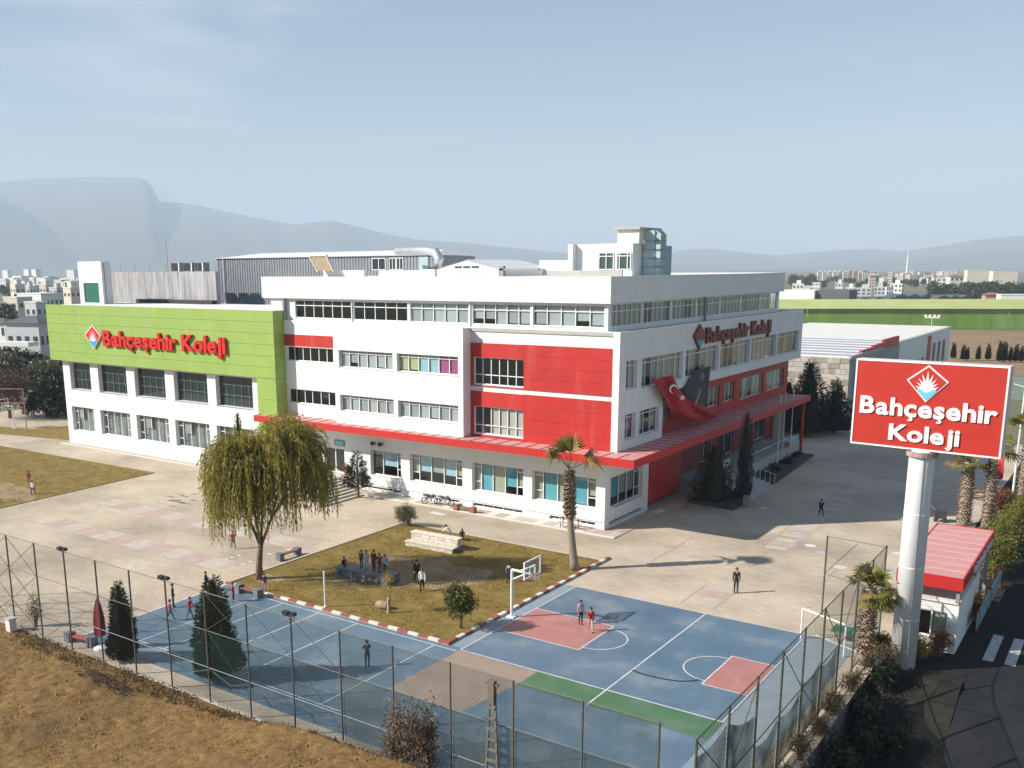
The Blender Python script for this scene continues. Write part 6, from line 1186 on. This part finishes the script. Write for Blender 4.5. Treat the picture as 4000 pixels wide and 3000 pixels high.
# left: grey roofed house near the wing
block('R5',-120,150,640,205,FW[0],'white plastered house beside the grey roofed house on the left edge',st=3,bays=4,roof='dark',rot=0.25,dep=.7)
h1=block('R5',60,470,640,188,FW[3],'grey two storey house with a dark hipped roof and balconies behind the trees',st=2,bays=4,roof='dark',rot=.3,dep=.75)
hz=[o for o in h1.children if o.name.startswith('wall')][0].dimensions
for z in (.38,.82):
    zt=10; MB()
for i,zf_ in enumerate((3.2,7.6)): 
    o=ub('balcony',FW[0],None,-4.5,6.5,-8.6,-6.2,zf_,zf_+.7); o.parent=h1
block('R5',35,250,440,400,FW[1],'cream flat roofed block behind the grey roofed house',st=2,bays=2,rot=.1,stair=False)
block('R5',120,520,410,415,FW[0],'long white flat roofed house with a wide parapet on the left',st=2,bays=5,rot=.05,dep=.6)
block('R5',205,380,480,330,FW[3],'small pale house with roof heaters beside the green wing corner',st=2,bays=2,rot=.1)
for x0,x1,yt,d,mi in ((80,200,335,640,1),(190,285,350,660,3),(320,420,338,650,1),(400,515,360,630,3),(510,645,362,520,1)): block('R5',x0,x1,yt,d,FW[mi],'pale flat roofed villa in the rows behind the green wing','villa','villas on the left') if 0 else block('R5',x0,x1,yt,d,FW[mi],'pale flat roofed villa in the rows left of the white stair tower','villas on the left',st=2,bays=2,stair=True)
for i in range(20):
    x=random.uniform(-20,640); d=random.uniform(850,1900); yy=(1052+20*F/d-950)*2.074; block('R5',x,x+random.uniform(80,170),yy-random.uniform(16,24)*F/d*2.074/3.2,d,random.choice(FW[:2]+[FW[3]]),'tiny distant white house in the hazy suburb on the left','distant suburb on the left',st=2,bays=2,side=False)
for i in range(8):
    x=random.uniform(0,560); block('R5',x,x+random.uniform(50,120),random.uniform(213,221),random.uniform(2400,3200),FW[0],'long pale factory roof in the distant plain on the left','distant factories',nm='factory',cat='factory',win=False,st=1,bays=1,dep=.5)
# right: apartments, villas, halls
for i in range(9): block('R6',225+i*49,225+i*49+52,random.uniform(142,158),1480+random.uniform(-40,40),FW[1 if i<6 else 4 if i<8 else 2],('tall beige' if i<6 else 'tall dull pink' if i<8 else 'tall brown')+' apartment block in the row at the edge of town','apartment row',st=6,bays=3,nm='apartment_block',cat='apartment block',side=False,rot=.5,stair=True)
for i in range(46):
    x=random.uniform(640,1560); d=random.uniform(1000,1750); base=(1052+20*F/d-1000)*2.4578; hgt=random.uniform(9,17)*F/d*2.4578
    ci=random.choice([0,1,1,2,3]); rf=random.choice(['flat','flat','tile'])
    block('R6',x,x+random.uniform(40,85),base-hgt,d,FW[ci],('white','cream','tan','grey')[ci]+(' flat roofed' if rf=='flat' else ' red tiled')+' multi storey town building in the hazy centre','town centre buildings',st=4,bays=3,nm='town_building',cat='building',side=False,roof=rf,rot=random.uniform(-.2,.6))
for x0,x1,yt,d,st in ((60,180,352,600,2),(170,330,352,610,2),(320,500,332,620,2),(395,485,262,700,3),(495,600,305,660,3),(590,760,312,650,3),(765,890,302,650,3),(880,960,300,660,3),(930,1060,268,690,3),(180,270,258,760,3),(-20,110,268,720,2),(90,190,290,690,2)):
    block('R6',x0,x1,yt,d,random.choice([FW[0],FW[0],FW[3]]),'white flat roofed villa in the estate beyond the green hall','villa estate on the right',st=st,bays=3,stair=random.random()<.5,rot=random.uniform(0,.5))
block('R6',1365,1470,215,820,FW[0],'plain white four storey block among the trees on the right',st=4,bays=2,nm='apartment_block',cat='apartment block',rot=.3)
block('R6',1478,1625,198,800,FW[0],'white apartment house with a red attic storey on the right',st=3,bays=3,nm='apartment_block',cat='apartment block',roof='tile',rot=.5)
block('R6',1645,1885,140,950,FW[1],'large cream factory hall on the right skyline',nm='factory',cat='factory',win=False,rot=.4,dep=.6); block('R6',1890,2145,150,930,FW[1],'large off white factory hall at the right edge of the skyline',nm='factory',cat='factory',win=False,rot=.4,dep=.6)
block('R6',1820,1990,372,470,FW[4],'red tiled low house behind the right end of the green hall',roof='tile',st=1,bays=3,rot=.4); block('R6',1990,2300,375,440,FW[0],'long pale roofed shed behind the right end of the green hall',st=1,bays=6,rot=.35,dep=.5)
c=far('R6',200,405,420); 
t=thing('white_shed',(c.x,c.y,0),'white shed with a dark end wall beside the green hall roof','shed'); MB().box(c.x-28,c.x+1,c.y-4,c.y+12,0,10.4).build('wall',FW[0],t); MB().box(c.x+1.02,c.x+14,c.y-2,c.y+10,0,10.6).build('end_wall',RG,t)
for x0,x1,yt,d in ((640,1000,392,520),(1000,1330,362,560),(1410,1700,372,560)): 
    q=far('R6',(x0+x1)/2,yt,d); wd=(x1-x0)/2.4578*d/F; t=thing('greenhouse',(q.x,q.y,0),'dark netted greenhouse roof behind the lime green hall','greenhouse','dark greenhouses behind the hall'); a=Vector((RIGHT.x,RIGHT.y,0)); 
    mb=MB(); P0=Vector((q.x,q.y,0)); 
    mb.prism([tuple((P0+a*s*wd/2+FWD*e)[:2]) for s,e in ((-1,0),(1,0),(1,14),(-1,14))],0,max(q.z-1.5,2)); mb.build('wall',RG,t); mb=MB(); z1=max(q.z-1.45,2.05)
    for s0,s1 in ((-1,-.33),(-.33,.33),(.33,1)): mb.poly([P0+a*s0*wd/2-FWD*.3+Vector((0,0,z1)),P0+a*s1*wd/2-FWD*.3+Vector((0,0,z1)),P0+a*((s0+s1)/2)*wd/2-FWD*.3+Vector((0,0,z1+1.4))]); mb.quad(P0+a*s0*wd/2-FWD*.3+Vector((0,0,z1)),P0+a*((s0+s1)/2)*wd/2-FWD*.3+Vector((0,0,z1+1.4)),P0+a*((s0+s1)/2)*wd/2+FWD*14+Vector((0,0,z1+1.4)),P0+a*s0*wd/2+FWD*14+Vector((0,0,z1)))
    mb.build('roof',mat('greenhouse_dark',(.06,.09,.11),.6,.2,.2),t)
q=far('R6',1088,150,1500); t=thing('minaret',(q.x,q.y,0),'thin white minaret rising above the town centre','minaret'); MB().path([(q.x,q.y,0),(q.x,q.y,22),(q.x,q.y,23),(q.x,q.y,24),(q.x,q.y,34)],[1.6,1.3,2.0,1.2,1.0],n=8).build('shaft',FW[0],t); MB().path([(q.x,q.y,34),(q.x,q.y,44)],[1.2,.1],n=8).build('spire',FW[3],t)
# far trees
random.seed(23)
ft=rtree(-300,900,7,3.4,3.8,'dark rounded tree among the far houses',m=LFAR,n=900,tr=.25,L_=.9,W_=.55,grp='trees among the far houses',nm='far_tree',lumps=10)
def put(k,x,y,d,s): q=far(k,x,y,d); clone(ft,(q.x,q.y,0),None,random.uniform(0,6),s)
q=far('R6',1420,340,640); ft.location=(q.x,q.y,0)
for i in range(26): put('R6',1340+i*21+random.uniform(-8,8),350,random.uniform(560,760),random.uniform(.9,1.5))
for i in range(14): put('R6',1880+i*26,320,random.uniform(620,760),random.uniform(.9,1.6))
for i in range(12): put('R6',-10+i*16,240,random.uniform(1000,1300),random.uniform(1.0,1.8))
for i in range(26): put('R6',200+i*42,240,random.uniform(900,1350),random.uniform(.7,1.2))
for i in range(30): put('R5',random.uniform(-10,640),300,random.uniform(560,1500),random.uniform(.7,1.3))
for i in range(7): put('R5',random.uniform(-10,110),500,random.uniform(290,400),random.uniform(.9,1.3))
# ------------------------------------------------------------------ hills
HM=mat('hill',(.13,.12,.085),.95,.3,.0016,col2=(.09,.10,.065),detail=12)
def hills(name,prof,dist,wid,seed,rough=.03,n=300,m=24):
    us=np.linspace(prof[0][0],prof[-1][0],n); vv=np.interp(us,[p[0] for p in prof],[p[1] for p in prof]); r=np.random.default_rng(seed); V=[]
    for j in range(m+1):
        s=j/m*1.6; f=(np.sin(min(s,1)*math.pi/2)**1.3) if s<=1 else max(0,1-(s-1)*1.2)
        for i in range(n):
            q=far('p',us[i],vv[i],dist); dd=1-(1-s)*wid/dist; z=(q.z)*f
            gul=math.sin(us[i]*.030+seed+2.5*math.sin(us[i]*.011+s*3))*.5+math.sin(us[i]*.05+s*4+seed*2)*.3
            z*=1+rough*gul*(1-f)*2.2; V.append((q.x*dd,q.y*dd,z-3*(f<.02)))
    I=np.arange((m+1)*n).reshape(m+1,n); Q=np.stack([I[:-1,:-1],I[:-1,1:],I[1:,1:],I[1:,:-1]],-1).reshape(-1,4); o=struct(np_mesh(name,V,Q,HM)); o.data.polygons.foreach_set('use_smooth',[True]*len(o.data.polygons)); return o
hills('mountain',[(-900,470),(-500,420),(-200,398),(0,397),(80,391),(200,386),(300,388),(322,396),(334,418),(345,440),(380,441),(420,444),(470,456),(540,470),(620,484),(700,496),(800,512),(900,523),(1000,530),(1100,538),(1300,556),(1500,572),(1700,580)],10000,3800,1)
hills('hills',[(-900,400),(-400,395),(-100,405),(0,428),(60,455),(140,500),(210,545),(270,578)],8200,2300,4)
hills('hills',[(450,578),(520,540),(600,495),(660,482),(720,478),(770,490),(830,505),(900,518),(1000,525),(1080,533),(1200,545),(1350,556),(1500,570),(1600,579)],9000,2500,6)
hills('hills',[(1350,578),(1420,560),(1470,540),(1540,537),(1600,545),(1680,552),(1740,546),(1800,541),(1880,538),(1950,543),(2030,532),(2110,518),(2212,509),(2500,495),(3000,500),(3500,560)],9500,2600,9)
hills('hills',[(1700,579),(1800,570),(1900,562),(2000,556),(2100,545),(2250,535),(2600,530),(3200,560)],7500,1800,12)
# ------------------------------------------------------------------ haze
hz_=MB().box(-14500,9500,-2500,15000,-4.9,1060).build('haze',[]); hz_.data.materials.clear()
hm=bpy.data.materials.new('haze_air'); hm.use_nodes=True; n=hm.node_tree.nodes; n.remove(n['Principled BSDF']); pv=n.new('ShaderNodeVolumePrincipled'); pv.inputs['Color'].default_value=(.67,.805,.98,1); pv.inputs['Density'].default_value=HAZE_D; pv.inputs['Anisotropy'].default_value=.0
hm.node_tree.links.new(pv.outputs[0],n['Material Output'].inputs['Volume']); hz_.data.materials.append(hm); hz_['kind']='stuff'; tag(hz_,'pale bluish haze filling the air over the plain','haze')
